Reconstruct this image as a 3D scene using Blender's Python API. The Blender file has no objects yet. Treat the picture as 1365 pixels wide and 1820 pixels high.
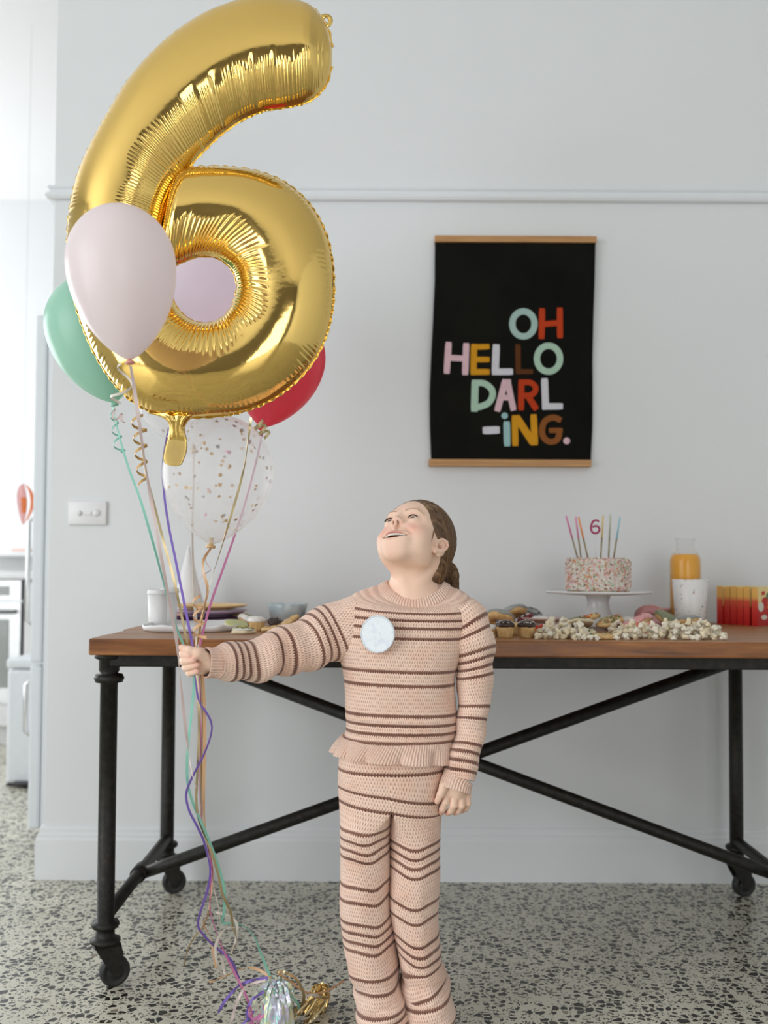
import bpy, bmesh, math, random
import numpy as np
from mathutils import Vector, Matrix
random.seed(7); RNG = np.random.default_rng(7)
C = bpy.context.scene.collection
SC = bpy.context.scene
PI = math.pi

# ------------------------------------------------------------------ camera
FOC = 1769.0                       # focal length in pixels of the 1365x1820 frame (35 mm lens)
CAM_H, PITCH, ROLL, SHIFT = 0.96, math.radians(2.0), math.radians(0.30), 31.0
cam = bpy.data.cameras.new('camera'); cam_ob = bpy.data.objects.new('camera', cam); C.objects.link(cam_ob)
cam.sensor_fit = 'VERTICAL'; cam.sensor_height = 36.0; cam.lens = 36.0 * FOC / 1820.0
cam.shift_y = SHIFT / 1820.0
CAM_R = Matrix.Rotation(PI/2 + PITCH, 3, 'X') @ Matrix.Rotation(ROLL, 3, 'Z')
cam_ob.matrix_world = Matrix.Translation((0, 0, CAM_H)) @ CAM_R.to_4x4()
cam.dof.use_dof = True; cam.dof.focus_distance = 2.05; cam.dof.aperture_fstop = 2.6
cam.clip_start = 0.05
SC.camera = cam_ob

# ------------------------------------------------------------------ world, lights, exposure
w = bpy.data.worlds.new('sky'); SC.world = w; w.use_nodes = True
w.node_tree.nodes['Background'].inputs[0].default_value = (0.86, 0.93, 1.0, 1)
w.node_tree.nodes['Background'].inputs[1].default_value = 1.0
def area(name, loc, rot, sx, sy, power, col=(1, 1, 1)):
    l = bpy.data.lights.new(name, 'AREA'); l.shape = 'RECTANGLE'; l.size = sx; l.size_y = sy
    l.energy = power; l.color = col
    o = bpy.data.objects.new(name, l); C.objects.link(o); o.location = loc; o.rotation_euler = rot
    return o
area('window_daylight', (-4.05, -1.75, 1.6), (0, -PI/2, 0), 2.9, 5.0, 225, (0.95, 0.98, 1.0))
area('rear_window_daylight', (1.30, -4.35, 1.2), (PI/2, 0, 0), 2.1, 2.2, 62, (1.0, 0.985, 0.96))
area('kitchen_window_daylight', (-4.05, 5.0, 1.6), (0, -PI/2, 0), 2.0, 2.6, 120, (0.97, 0.985, 1.0))
SC.view_settings.view_transform = 'Standard'; SC.view_settings.look = 'None'
SC.view_settings.gamma = 1.0; SC.view_settings.use_curve_mapping = False
SC.view_settings.exposure = -0.32
SC.cycles.use_denoising = True
SC.cycles.max_bounces = 8; SC.cycles.diffuse_bounces = 4; SC.cycles.glossy_bounces = 4
SC.cycles.transmission_bounces = 8; SC.cycles.transparent_max_bounces = 12
SC.cycles.sample_clamp_indirect = 6.0
SC.cycles.caustics_reflective = False; SC.cycles.caustics_refractive = False

# ------------------------------------------------------------------ helpers
def P(px, py, Y):
    """point at depth Y seen at photograph pixel (px, py)"""
    d = CAM_R @ Vector(((px - 682.5) / FOC, (910 - py + SHIFT) / FOC, -1.0))
    return Vector((0, 0, CAM_H)) + d * (Y / d.y)
def PA(pts, Y=None):
    return np.array([P(*(p if Y is None else (p[0], p[1], Y))) for p in pts], float)
def floorY(py):
    lo, hi = 1.0, 12.0
    for _ in range(50):
        m = (lo + hi) / 2
        if P(682, py, m).z > 0: lo = m
        else: hi = m
    return lo
def srgb(r, g, b):
    f = lambda c: c/12.92 if c <= 0.04045 else ((c + 0.055)/1.055)**2.4
    return (f(r/255), f(g/255), f(b/255), 1.0)

class NT:
    def __init__(s, name):
        s.m = bpy.data.materials.new(name); s.m.use_nodes = True
        s.t = s.m.node_tree; s.n = s.t.nodes; s.b = s.n['Principled BSDF']; s.out = s.n['Material Output']
    def node(s, kind, **kw):
        n = s.n.new(kind)
        for k, v in kw.items(): setattr(n, k, v)
        return n
    def link(s, a, b): s.t.links.new(a, b)
    def val(s, sock, v):
        if hasattr(v, 'links') or hasattr(v, 'is_output'): s.link(v, sock)
        else: sock.default_value = v
    def math(s, op, a, b=None, c=None):
        n = s.node('ShaderNodeMath', operation=op)
        s.val(n.inputs[0], a)
        if b is not None: s.val(n.inputs[1], b)
        if c is not None: s.val(n.inputs[2], c)
        return n.outputs[0]
    def mix(s, f, a, b, blend='MIX'):
        n = s.node('ShaderNodeMix', data_type='RGBA', blend_type=blend)
        s.val(n.inputs[0], f); s.val(n.inputs[6], a); s.val(n.inputs[7], b)
        return n.outputs[2]
    def noise(s, scale, detail=3, vec=None, rough=0.5):
        n = s.node('ShaderNodeTexNoise'); n.inputs['Scale'].default_value = scale
        n.inputs['Detail'].default_value = detail; n.inputs['Roughness'].default_value = rough
        if vec is not None: s.link(vec, n.inputs['Vector'])
        return n.outputs['Fac']
    def vor(s, scale, feature='F1', vec=None, rand=1.0, out=None):
        n = s.node('ShaderNodeTexVoronoi', feature=feature); n.inputs['Scale'].default_value = scale
        n.inputs['Randomness'].default_value = rand
        if vec is not None: s.link(vec, n.inputs['Vector'])
        return n
    def ramp(s, fac, stops, interp='LINEAR'):
        n = s.node('ShaderNodeValToRGB'); cr = n.color_ramp; cr.interpolation = interp
        while len(cr.elements) < len(stops): cr.elements.new(0.5)
        for e, (p, c) in zip(cr.elements, stops):
            e.position = p; e.color = c if len(c) == 4 else (*c, 1)
        s.link(fac, n.inputs[0]); return n.outputs[0]
    def obj(s): return s.node('ShaderNodeTexCoord').outputs['Object']
    def bump(s, h, strength=0.3, dist=0.002):
        n = s.node('ShaderNodeBump'); n.inputs['Strength'].default_value = strength
        n.inputs['Distance'].default_value = dist; s.link(h, n.inputs['Height'])
        s.link(n.outputs[0], s.b.inputs['Normal'])
    def set(s, **kw):
        names = dict(col='Base Color', rough='Roughness', metal='Metallic', ior='IOR', trans='Transmission Weight',
                     sss='Subsurface Weight', sssr='Subsurface Radius', ssss='Subsurface Scale', coat='Coat Weight',
                     coatr='Coat Roughness', spec='Specular IOR Level', sheen='Sheen Weight', alpha='Alpha',
                     emis='Emission Color', emiss='Emission Strength')
        for k, v in kw.items(): s.val(s.b.inputs[names[k]], v)
        return s
def simple(name, col, rough=0.5, metal=0.0, var=0.06, nscale=30, bump=0.0, bscale=200, **kw):
    """plain procedural material: base colour with a little natural variation and grain"""
    t = NT(name); v = t.obj()
    n = t.noise(nscale, 4, v)
    a = tuple(max(0, c*(1 - var)) for c in col[:3]) + (1,)
    b = tuple(min(1, c*(1 + var)) for c in col[:3]) + (1,)
    t.set(col=t.ramp(n, [(0.3, a), (0.7, b)]), rough=rough, metal=metal, **kw)
    if bump: t.bump(t.noise(bscale, 3, v), bump, 0.002)
    return t.m

def add_mesh(name, verts, faces, mat=None, parent=None, smooth=True, uv=None, cols=None, kind=None):
    me = bpy.data.meshes.new(name)
    V = np.asarray(verts, np.float32).reshape(-1, 3)
    if isinstance(faces, np.ndarray):
        k = faces.shape[1]; nf = len(faces)
        me.vertices.add(len(V)); me.vertices.foreach_set('co', V.ravel())
        me.loops.add(nf*k); me.loops.foreach_set('vertex_index', faces.astype(np.int32).ravel())
        me.polygons.add(nf); me.polygons.foreach_set('loop_start', np.arange(0, nf*k, k, dtype=np.int32))
        me.polygons.foreach_set('loop_total', np.full(nf, k, np.int32))
        me.update(calc_edges=True); me.validate()
    else:
        me.from_pydata([tuple(v) for v in V], [], faces)
    if uv is not None and len(me.loops):
        lay = me.uv_layers.new(name='UVMap')
        idx = np.zeros(len(me.loops), np.int32); me.loops.foreach_get('vertex_index', idx)
        lay.data.foreach_set('uv', np.asarray(uv, np.float32)[idx].ravel())
    if cols is not None:
        at = me.color_attributes.new('Col', 'FLOAT_COLOR', 'POINT')
        c4 = np.ones((len(V), 4), np.float32); c4[:, :3] = cols; at.data.foreach_set('color', c4.ravel())
    me.polygons.foreach_set('use_smooth', np.full(len(me.polygons), smooth)); me.update()
    if mat: me.materials.append(mat)
    return link(name, me, parent, kind)
def link(name, me, parent=None, kind=None):
    o = bpy.data.objects.new(name, me); C.objects.link(o)
    if parent:
        o.parent = parent; o.matrix_parent_inverse = parent_world(parent).inverted()
    if kind: o['kind'] = kind
    return o
def parent_world(o):
    m = o.matrix_basis.copy()
    return (parent_world(o.parent) @ o.matrix_parent_inverse @ m) if o.parent else m
def bm_obj(name, bm, mat=None, parent=None, smooth=False, kind=None):
    bmesh.ops.recalc_face_normals(bm, faces=bm.faces)
    me = bpy.data.meshes.new(name); bm.to_mesh(me); bm.free()
    me.polygons.foreach_set('use_smooth', np.full(len(me.polygons), smooth))
    if mat: me.materials.append(mat)
    return link(name, me, parent, kind)
def thing(name, label, cat, loc=(0, 0, 0), group=None):
    o = bpy.data.objects.new(name, None); C.objects.link(o); o.location = loc
    o.empty_display_size = 0.02
    return tag(o, label, cat, group)
def tag(o, label, cat, group=None):
    o['label'] = label; o['category'] = cat
    if group: o['group'] = group
    return o
def struct(o): o['kind'] = 'structure'; return o
def copy_tree(o, loc=None, rot=None, scale=None, label=None):
    r = o.copy(); C.objects.link(r)
    if loc is not None: r.location = loc
    if rot is not None: r.rotation_euler = rot
    if scale is not None: r.scale = scale
    if label: r['label'] = label
    for ch in o.children:
        c = ch.copy(); C.objects.link(c); c.parent = r
        for g in ch.children:
            d = g.copy(); C.objects.link(d); d.parent = c
    return r
def box(lo, hi, bev=0.0, seg=2):
    bm = bmesh.new(); bmesh.ops.create_cube(bm, size=1)
    lo, hi = Vector(lo), Vector(hi)
    for v in bm.verts: v.co = Vector([(lo[i] + hi[i])/2 + v.co[i]*(hi[i] - lo[i]) for i in range(3)])
    if bev: bmesh.ops.bevel(bm, geom=bm.edges[:], offset=bev, segments=seg, affect='EDGES', profile=0.5)
    return bm
def join_bm(a, b):
    me = bpy.data.meshes.new('tmp'); b.to_mesh(me); a.from_mesh(me); b.free(); bpy.data.meshes.remove(me); return a
def lathe(prof, n=32, center=(0, 0, 0), close=True):
    """prof: list of (r, z); revolve around z"""
    pr = np.array(prof, float); a = np.linspace(0, 2*PI, n, endpoint=False)
    V = np.stack([pr[:, 0, None]*np.cos(a), pr[:, 0, None]*np.sin(a), np.repeat(pr[:, 1, None], n, 1)], -1) + np.array(center)
    return V, gridfaces(len(pr), n, False, True)
def gridfaces(n, m, cn=False, cm=False):
    i = np.arange(n if cn else n - 1); j = np.arange(m if cm else m - 1)
    I, J = np.meshgrid(i, j, indexing='ij'); I2 = (I + 1) % n; J2 = (J + 1) % m
    return np.stack([I*m + J, I*m + J2, I2*m + J2, I2*m + J], -1).reshape(-1, 4)
def catmull(pts, n, closed=False):
    p = np.asarray(pts, float); k = len(p)
    if closed: q = np.vstack([p[-1:], p, p[:2]]); t = np.linspace(0, k, n, endpoint=False)
    else: q = np.vstack([2*p[0] - p[1], p, 2*p[-1] - p[-2]]); t = np.linspace(0, k - 1, n)
    i = np.clip(t.astype(int), 0, (k if closed else k - 1) - 1); f = (t - i)[:, None]
    a, b, c, d = q[i], q[i+1], q[i+2], q[i+3]
    return 0.5*((2*b) + (c - a)*f + (2*a - 5*b + 4*c - d)*f**2 + (3*b - a - 3*c + d)*f**3)
def tube_bm(path, r, n=12, cap=True):
    """round bar along a polyline of points; r scalar or list"""
    p = np.asarray(path, float); k = len(p); rr = np.broadcast_to(np.asarray(r, float), (k,))
    T = np.gradient(p, axis=0); T /= np.linalg.norm(T, axis=1)[:, None] + 1e-12
    up = np.array([0, 0, 1.0]) if abs(T[0][2]) < 0.9 else np.array([0, 1.0, 0])
    A = np.zeros_like(p); B = np.zeros_like(p)
    for i in range(k):
        a = up - T[i]*np.dot(up, T[i]); a /= np.linalg.norm(a) + 1e-12; up = a
        A[i] = a; B[i] = np.cross(T[i], a)
    th = np.linspace(0, 2*PI, n, endpoint=False)
    V = p[:, None] + rr[:, None, None]*(A[:, None]*np.cos(th)[None, :, None] + B[:, None]*np.sin(th)[None, :, None])
    F = gridfaces(k, n, False, True).tolist()
    if cap: F += [list(range(n))[::-1], [(k - 1)*n + i for i in range(n)]]
    return V.reshape(-1, 3), F
def tube(name, path, r, mat, parent=None, n=12, **kw):
    V, F = tube_bm(path, r, n); return add_mesh(name, V, F, mat, parent, **kw)

# ------------------------------------------------------------------ signed distance modelling
def ell(p, c, r):
    q = (p - np.asarray(c, np.float32)); r = np.asarray(r, np.float32)
    k0 = np.sqrt(((q/r)**2).sum(-1)) + 1e-9; k1 = np.sqrt(((q/(r*r))**2).sum(-1)) + 1e-9
    return k0*(k0 - 1)/k1
def cap(p, a, b, ra, rb):
    a = np.asarray(a, np.float32); b = np.asarray(b, np.float32); ab = b - a
    t = np.clip(((p - a) @ ab)/(ab @ ab + 1e-12), 0, 1)
    return np.sqrt(((p - a - t[..., None]*ab)**2).sum(-1)) - (ra + (rb - ra)*t)
def chain(p, pts, rs, k=0.0):
    d = None
    for i in range(len(pts) - 1):
        e = cap(p, pts[i], pts[i+1], rs[i], rs[i+1])
        d = e if d is None else (np.minimum(d, e) if k == 0 else smin(d, e, k))
    return d
def smin(a, b, k):
    h = np.clip(0.5 + 0.5*(b - a)/k, 0, 1); return b + (a - b)*h - k*h*(1 - h)
def smax(a, b, k): return -smin(-a, -b, k)
def polygonise(f, lo, hi, h, project=3):
    lo = np.asarray(lo, float); hi = np.asarray(hi, float)
    st = 4; n = (np.ceil((hi - lo)/(h*st)).astype(int))*st + 1
    ax = [lo[i] + h*np.arange(n[i]) for i in range(3)]
    cx = [a[::st] for a in ax]
    G = np.stack(np.meshgrid(*cx, indexing='ij'), -1).astype(np.float32)
    Dc = f(G.reshape(-1, 3)).reshape(G.shape[:3])
    D = np.repeat(np.repeat(np.repeat(Dc, st, 0), st, 1), st, 2)
    off = st//2
    ix = [np.clip(np.arange(n[i]) + off, 0, D.shape[i] - 1) for i in range(3)]
    D = D[np.ix_(*ix)]
    m = np.abs(D) < h*st*2.2
    I = np.argwhere(m)
    D[m] = f((lo + I*h).astype(np.float32))
    ins = D < 0
    c = np.zeros(tuple(n - 1), int)
    for dx in (0, 1):
        for dy in (0, 1):
            for dz in (0, 1): c += ins[dx:n[0]-1+dx, dy:n[1]-1+dy, dz:n[2]-1+dz]
    act = (c > 0) & (c < 8); cells = np.argwhere(act); K = len(cells)
    idx = -np.ones(act.shape, int); idx[act] = np.arange(K)
    acc = np.zeros((K, 3)); cnt = np.zeros(K)
    cr = [(x, y, z) for x in (0, 1) for y in (0, 1) for z in (0, 1)]
    for a in cr:
        for b in cr:
            if sum(b) - sum(a) == 1 and all(b[i] >= a[i] for i in range(3)):
                ca = cells + a; cb = cells + b
                va = D[tuple(ca.T)]; vb = D[tuple(cb.T)]; x = (va < 0) != (vb < 0)
                t = va[x]/(va[x] - vb[x]); acc[x] += ca[x] + t[:, None]*(cb[x] - ca[x]); cnt[x] += 1
    V = lo + acc/cnt[:, None]*h
    F = []
    for a in range(3):
        b, d = (a + 1) % 3, (a + 2) % 3
        s0 = [slice(None)]*3; s1 = [slice(None)]*3; s0[a] = slice(0, -1); s1[a] = slice(1, None)
        ch = np.argwhere(ins[tuple(s0)] != ins[tuple(s1)])
        ch = ch[(ch[:, b] > 0) & (ch[:, d] > 0) & (ch[:, b] < n[b]-1) & (ch[:, d] < n[d]-1)]
        fl = ins[tuple(ch.T)]
        q = []
        for (ob, od) in ((0, 0), (1, 0), (1, 1), (0, 1)):
            e = ch.copy(); e[:, b] -= ob; e[:, d] -= od; q.append(idx[tuple(e.T)])
        q = np.stack(q, 1); q[~fl] = q[~fl][:, ::-1]
        F.append(q)
    F = np.vstack(F); F = F[(F >= 0).all(1)]
    for _ in range(project):
        e = h*0.3; p = V.astype(np.float32); d0 = f(p)
        g = np.stack([(f(p + np.eye(3, dtype=np.float32)[i]*e) - f(p - np.eye(3, dtype=np.float32)[i]*e))/(2*e) for i in range(3)], -1)
        g2 = (g**2).sum(-1) + 1e-6
        V = V - np.clip(d0/np.maximum(g2, 0.25), -h, h)[:, None]*g*0.8
    return V, F[:, ::-1]
def place(V, frm, base):
    """map local z-axis to direction frm and origin to base"""
    z = Vector(frm).normalized(); x = z.orthogonal().normalized(); x = Vector((1, 0, 0)) - z*z.x; x.normalize(); y = z.cross(x)
    M = np.array([x, y, z]); return np.asarray(V) @ M + np.array(base)
def rnd1(x, f, seed):
    r = np.random.default_rng(seed).uniform(-1, 1, 4096); q = x*f; i = np.floor(q).astype(int) % 4095; u = q - np.floor(q); u = u*u*(3 - 2*u)
    return r[i]*(1 - u) + r[i+1]*u
# ------------------------------------------------------------------ materials of the setting
def wall_mat(name, col):
    t = NT(name); v = t.obj(); n = t.noise(1.3, 3, v)
    t.set(col=t.ramp(n, [(0.3, tuple(c*0.985 for c in col)), (0.7, col)]), rough=0.62)
    t.bump(t.noise(260, 2, v), 0.05, 0.001); return t.m
M_WALL = wall_mat('painted_plaster', (0.785, 0.805, 0.82))
M_TRIM = wall_mat('painted_timber_trim', (0.80, 0.825, 0.845))
M_CEIL = wall_mat('white_ceiling', (0.85, 0.85, 0.85))
def terrazzo():
    t = NT('polished_terrazzo'); v = t.obj()
    wn = t.node('ShaderNodeTexNoise'); wn.inputs['Scale'].default_value = 30; wn.inputs['Detail'].default_value = 2
    t.link(v, wn.inputs['Vector'])
    off = t.node('ShaderNodeVectorMath', operation='SCALE'); t.link(wn.outputs['Color'], off.inputs[0]); off.inputs['Scale'].default_value = 0.010
    vv = t.node('ShaderNodeVectorMath', operation='ADD'); t.link(v, vv.inputs[0]); t.link(off.outputs[0], vv.inputs[1]); v2 = vv.outputs[0]
    base = t.ramp(t.noise(6, 4, v), [(0.3, srgb(200, 197, 180)), (0.7, srgb(218, 214, 197))])
    col = base
    for sc, lo, hi, pres in ((170, .06, .32, .50), (58, .050, .34, .80)):
        e = t.vor(sc, 'DISTANCE_TO_EDGE', v2).outputs['Distance']
        cn = t.vor(sc, 'F1', v2)
        sep = t.node('ShaderNodeSeparateColor'); t.link(cn.outputs['Color'], sep.inputs[0])
        thr = t.math('MULTIPLY_ADD', sep.outputs[0], hi - lo, lo)
        chip = t.math('MULTIPLY', t.math('GREATER_THAN', e, thr), t.math('LESS_THAN', sep.outputs[1], pres))
        cc = t.ramp(sep.outputs[2], [(0.0, srgb(32, 31, 26)), (0.35, srgb(50, 48, 42)), (0.6, srgb(76, 72, 62)),
                                     (0.80, srgb(110, 107, 98)), (0.93, srgb(138, 128, 112)), (1, srgb(100, 88, 76))], 'CONSTANT')
        col = t.mix(chip, col, cc)
    t.set(col=col, rough=t.math('MULTIPLY_ADD', t.noise(9, 3, v), 0.10, 0.20), spec=0.5)
    return t.m
M_FLOOR = terrazzo()

# ------------------------------------------------------------------ room
WY = 3.065                                # back wall face
XL, XR, YR, ZC = -4.2, 3.2, -4.5, 3.3     # left side, right wall, rear wall, ceiling
WALL_X = P(87, 900, WY).x                 # free end of the back wall at the kitchen opening
def slab(name, lo, hi, mat, bev=0.0):
    return struct(bm_obj(name, box(lo, hi, bev), mat))
struct(slab('floor', (XL - .2, YR - .2, -0.1), (XR + .2, 6.6, 0), M_FLOOR))
slab('ceiling', (XL - .2, YR - .2, ZC), (XR + .2, 6.6, ZC + .1), M_CEIL)
slab('wall_back', (WALL_X, WY, 0), (XR, WY + 0.11, ZC), M_WALL, 0.003)
slab('wall_right', (XR, YR, 0), (XR + .12, 6.4, ZC), M_WALL)
slab('wall_kitchen', (XL, 6.35, 0), (XR, 6.47, ZC), M_WALL)
def wall_with_hole(name, axis, at, a0, a1, h0, h1, z0, z1, th=0.12, mat=None):
    bm = bmesh.new()
    for (u0, u1, b0, b1) in ((a0, h0, 0, ZC), (h1, a1, 0, ZC), (h0, h1, 0, z0), (h0, h1, z1, ZC)):
        if u1 - u0 < 1e-4 or b1 - b0 < 1e-4: continue
        q = box((u0, at, b0), (u1, at + th, b1)) if axis == 'x' else box((at, u0, b0), (at + th, u1, b1))
        join_bm(bm, q)
    return struct(bm_obj(name, bm, mat or M_WALL))
M_REAR = wall_mat('dark_rear_wall', (0.13, 0.12, 0.11))
wall_with_hole('wall_rear', 'x', YR - .12, XL, XR, 0.2, 2.4, 0.05, 2.35, mat=M_REAR)
wall_with_hole('wall_left', 'y', XL - .12, YR, 2.9, -4.3, 0.8, 0.1, 3.1)
wall_with_hole('wall_left_kitchen', 'y', XL - .12, 2.9, 6.4, 3.6, 6.35, 0.95, 2.7)
M_FRAME = simple('dark_window_frame', (0.05, 0.052, 0.055), 0.4)
def window(name, axis, at, a0, a1, z0, z1, posts, rails=()):
    r = bpy.data.objects.new(name, None); C.objects.link(r); struct(r)
    def bar(n, u0, u1, b0, b1):
        q = box((u0, at - .03, b0), (u1, at + .03, b1), .004) if axis == 'x' else box((at - .03, u0, b0), (at + .03, u1, b1), .004)
        bm_obj(n, q, M_FRAME, r)
    for u in [a0 + .03] + [a0 + (a1 - a0)*k/posts for k in range(1, posts)] + [a1 - .03]: bar('window_post', u - .03, u + .03, z0, z1)
    for z in [z0 + .03] + list(rails) + [z1 - .03]: bar('window_rail', a0, a1, z - .03, z + .03)
window('window_1', 'x', YR - .05, 0.2, 2.4, 0.05, 2.35, 2, (1.1,))
window('window_2', 'y', XL - .05, -4.3, 0.8, 0.1, 3.1, 4, (2.3,))
window('window_3', 'y', XL - .05, 3.6, 6.35, 0.95, 2.7, 2)

def moulding(name, prof, x0, x1, wy, mat, ret=True):
    """horizontal moulding on the back wall; prof = list of (protrusion, z); returns round the free end"""
    bm = bmesh.new(); rows = []
    for x, k in ((x0, 1), (x1, 0)):
        rows.append([bm.verts.new((x - (p if k else 0), wy - p, z)) for p, z in prof])
    end = [bm.verts.new((x0 - p, wy + 0.11, z)) for p, z in prof]
    for A, B in ((rows[0], rows[1]), (end, rows[0])):
        for i in range(len(prof) - 1): bm.faces.new((A[i], A[i+1], B[i+1], B[i]))
    return struct(bm_obj(name, bm, mat))
zt = P(800, 336, WY).z; zb = P(800, 360, WY).z; dz = (zt - zb)
moulding('trim_1', [(0, zt), (.014, zt), (.017, zt - .15*dz), (.010, zt - .3*dz), (.011, zt - .45*dz), (.019, zt - .55*dz), (.022, zt - .75*dz), (.017, zt - .95*dz), (0, zb)], WALL_X, XR, WY, M_TRIM)
hb = P(800, 1474, WY - .02).z
moulding('baseboard_back', [(0, hb), (.006, hb), (.010, hb - .008), (.010, hb - .018), (.015, hb - .024), (.015, hb - .032), (.019, hb - .040), (.019, 0)], WALL_X, XR, WY, M_TRIM)

# ------------------------------------------------------------------ kitchen seen through the opening
M_WHITE = simple('white_laminate', (0.80, 0.81, 0.82), 0.35, var=.01)
M_STEEL = simple('brushed_steel', (0.62, 0.63, 0.63), 0.3, 1.0)
M_FRIDGE = simple('pale_fridge_enamel', (0.76, 0.79, 0.82), 0.35, var=.01)
M_DARK = simple('dark_plastic', (0.03, 0.03, 0.03), 0.5)
M_OVENGLASS = simple('oven_glass', (0.30, 0.32, 0.31), 0.15)
fx, fy = P(60, 700, 3.38).x, 3.38
fz = P(75, 558, fy).z
fr = thing('fridge', 'tall pale fridge standing just behind the free end of the white wall', 'fridge', (fx + .35, fy + .33, 0))
bm_obj('body', box((fx + .045, fy, 0.05), (fx + .70, fy + .68, fz), .008), M_FRIDGE, fr)
d1 = bm_obj('door', box((fx, fy + .004, 0.62), (fx + .042, fy + .676, fz), .010), M_FRIDGE, fr)
d2 = bm_obj('door', box((fx, fy + .004, 0.06), (fx + .042, fy + .676, 0.61), .010), M_FRIDGE, fr)
for d, a, b in ((d1, .74, 1.12), (d2, .36, .56)):
    V, F = tube_bm([(fx, fy + .06, a), (fx - .03, fy + .06, a + .02), (fx - .03, fy + .06, b - .02), (fx, fy + .06, b)], .009, 8)
    add_mesh('handle', V, F, M_STEEL, d)
for yy in (.05, .6):
    for xx in (.08, .62):
        V, F = lathe([(0, 0), (.02, 0), (.018, .05), (0, .05)], 12, (fx + xx, fy + yy, 0)); add_mesh('foot', V, F, M_DARK, fr)
KY = 5.25
ox = P(38, 1030, KY).x
ct = thing('kitchen_bench', 'white kitchen bench unit with overhanging top beside the oven', 'bench', (ox + .45, KY + .3, 0))
bm_obj('carcass', box((ox + .01, KY + .02, .1), (ox + .9, KY + .6, .86)), M_WHITE, ct)
bm_obj('kickboard', box((ox + .01, KY + .07, 0), (ox + .9, KY + .55, .1)), M_WHITE, ct)
for k in range(2): 
    dd = bm_obj('door', box((ox + .02 + .44*k, KY, .12), (ox + .45 + .44*k, KY + .02, .85), .004), M_WHITE, ct)
    bm_obj('handle', box((ox + .36 + .15*k, KY - .02, .74), (ox + .38 + .15*k, KY, .82), .004), M_STEEL, dd)
wt = tag(bm_obj('worktop', box((ox - .85, KY - .03, .872), (ox + .92, KY + .62, .905), .004), M_WHITE), 'white worktop running over the oven and the bench', 'worktop')
ov = thing('oven', 'grey built-in oven under the white worktop', 'oven', (ox - .3, KY + .3, 0))
bm_obj('body', box((ox - .6, KY + .02, .1), (ox, KY + .58, .868)), M_STEEL, ov)
bm_obj('plinth', box((ox - .6, KY + .05, 0), (ox, KY + .55, .1)), M_WHITE, ov)
pn = bm_obj('control_panel', box((ox - .6, KY, .76), (ox, KY + .02, .866), .003), M_STEEL, ov)
bm_obj('display', box((ox - .42, KY - .004, .785), (ox - .06, KY, .835), .001), M_OVENGLASS, pn)
dd = bm_obj('door', box((ox - .6, KY, .22), (ox, KY + .02, .75), .003), M_STEEL, ov)
bm_obj('window', box((ox - .54, KY - .004, .30), (ox - .06, KY, .66), .001), M_OVENGLASS, dd)
V, F = tube_bm([(ox - .57, KY, .70), (ox - .57, KY - .04, .70), (ox - .03, KY - .04, .70), (ox - .03, KY, .70)], .011, 8)
add_mesh('handle', V, F, M_OVENGLASS, dd)
dr = bm_obj('drawer', box((ox - .6, KY, .11), (ox, KY + .02, .21), .003), M_WHITE, ov)
for k in range(2):
    V, F = lathe([(0, 0), (.018, 0), (.016, .025), (0, .025)], 16); V = V @ np.array([[1, 0, 0], [0, 0, -1], [0, 1, 0]]).T
    V[..., 1] = -np.abs(V[..., 1]); add_mesh('knob', V + np.array([ox - .54 + .05*k, KY, .81]), F, M_DARK, pn)
# pale bin, white bench end, ornament and things on the sill
bx = P(12, 1200, 4.3).x
bn = thing('waste_bin', 'pale blue-grey pedal bin standing between the oven and the fridge', 'bin', (bx + .09, 4.4, 0))
M_BIN = simple('pale_bin_plastic', (0.76, 0.79, 0.82), 0.4, var=.02)
bm_obj('body', box((bx, 4.3, .012), (bx + .15, 4.55, .50), .015), M_BIN, bn)
bm_obj('lid', box((bx - .004, 4.296, .503), (bx + .154, 4.554, .545), .012), M_BIN, bn)
bm_obj('pedal', box((bx + .04, 4.26, .012), (bx + .11, 4.31, .022), .003), M_DARK, bn)
bm_obj('base', box((bx + .004, 4.304, 0), (bx + .146, 4.546, .012)), M_DARK, bn)
bxe = P(12, 1300, 3.9).x
M_PINKP = simple('pink_paper', srgb(248, 190, 188), 0.6); M_ORANGEP = simple('orange_paper', srgb(240, 128, 64), 0.6)
c0 = P(40, 896, 4.25)
orn = thing('hanging_ornament', 'pink and orange leaf-shaped paper ornament hanging above the bench', 'ornament', c0)
V = []; hh = .088; n = 24
for k in range(n + 1):
    t = k/n; wd = .036*math.sin(PI*min(1, t**.75))**.8
    V.append([(c0.x + sx*wd + .012*math.sin(3*t), c0.y + .5*wd*(1 - abs(sx)), c0.z + hh - 2*hh*t) for sx in (-1, -.5, 0, .5, 1)])
V = np.array(V)
add_mesh('pink_side', np.concatenate([V[:, :3], V[:, :3][:, ::-1] + [0, .006, 0]], 1), gridfaces(n + 1, 6, False, True), M_PINKP, orn)
add_mesh('orange_side', np.concatenate([V[:, 3:] + [.0015, 0, 0], V[:, 3:][:, ::-1] + [.0015, .006, 0]], 1), gridfaces(n + 1, 4, False, True), M_ORANGEP, orn)
V2 = V[8:18, :3]*1.0; V2[..., 1] -= .004; V2 = V2[:, 1:]
add_mesh('orange_spot', np.concatenate([V2, V2[:, ::-1] + [0, .003, 0]], 1), gridfaces(10, 4, False, True), M_ORANGEP, orn)
tube('string', [(c0.x, c0.y, c0.z + hh - .004), (c0.x, c0.y + .01, ZC)], .001, M_WHITE, orn, 6)
zs = P(20, 979, 5.8).z
sh = thing('wall_shelf', 'white shelf on the far kitchen wall', 'shelf', (-2.2, 6.2, zs))
bm_obj('board', box((-3.2, 6.12, zs - .03), (-1.5, 6.345, zs), .003), M_WHITE, sh)
for xx in (-3.0, -1.7): bm_obj('bracket', box((xx, 6.16, zs - .10), (xx + .03, 6.345, zs - .03), .003), M_WHITE, sh)
q = P(39, 975, 6.2)
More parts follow.
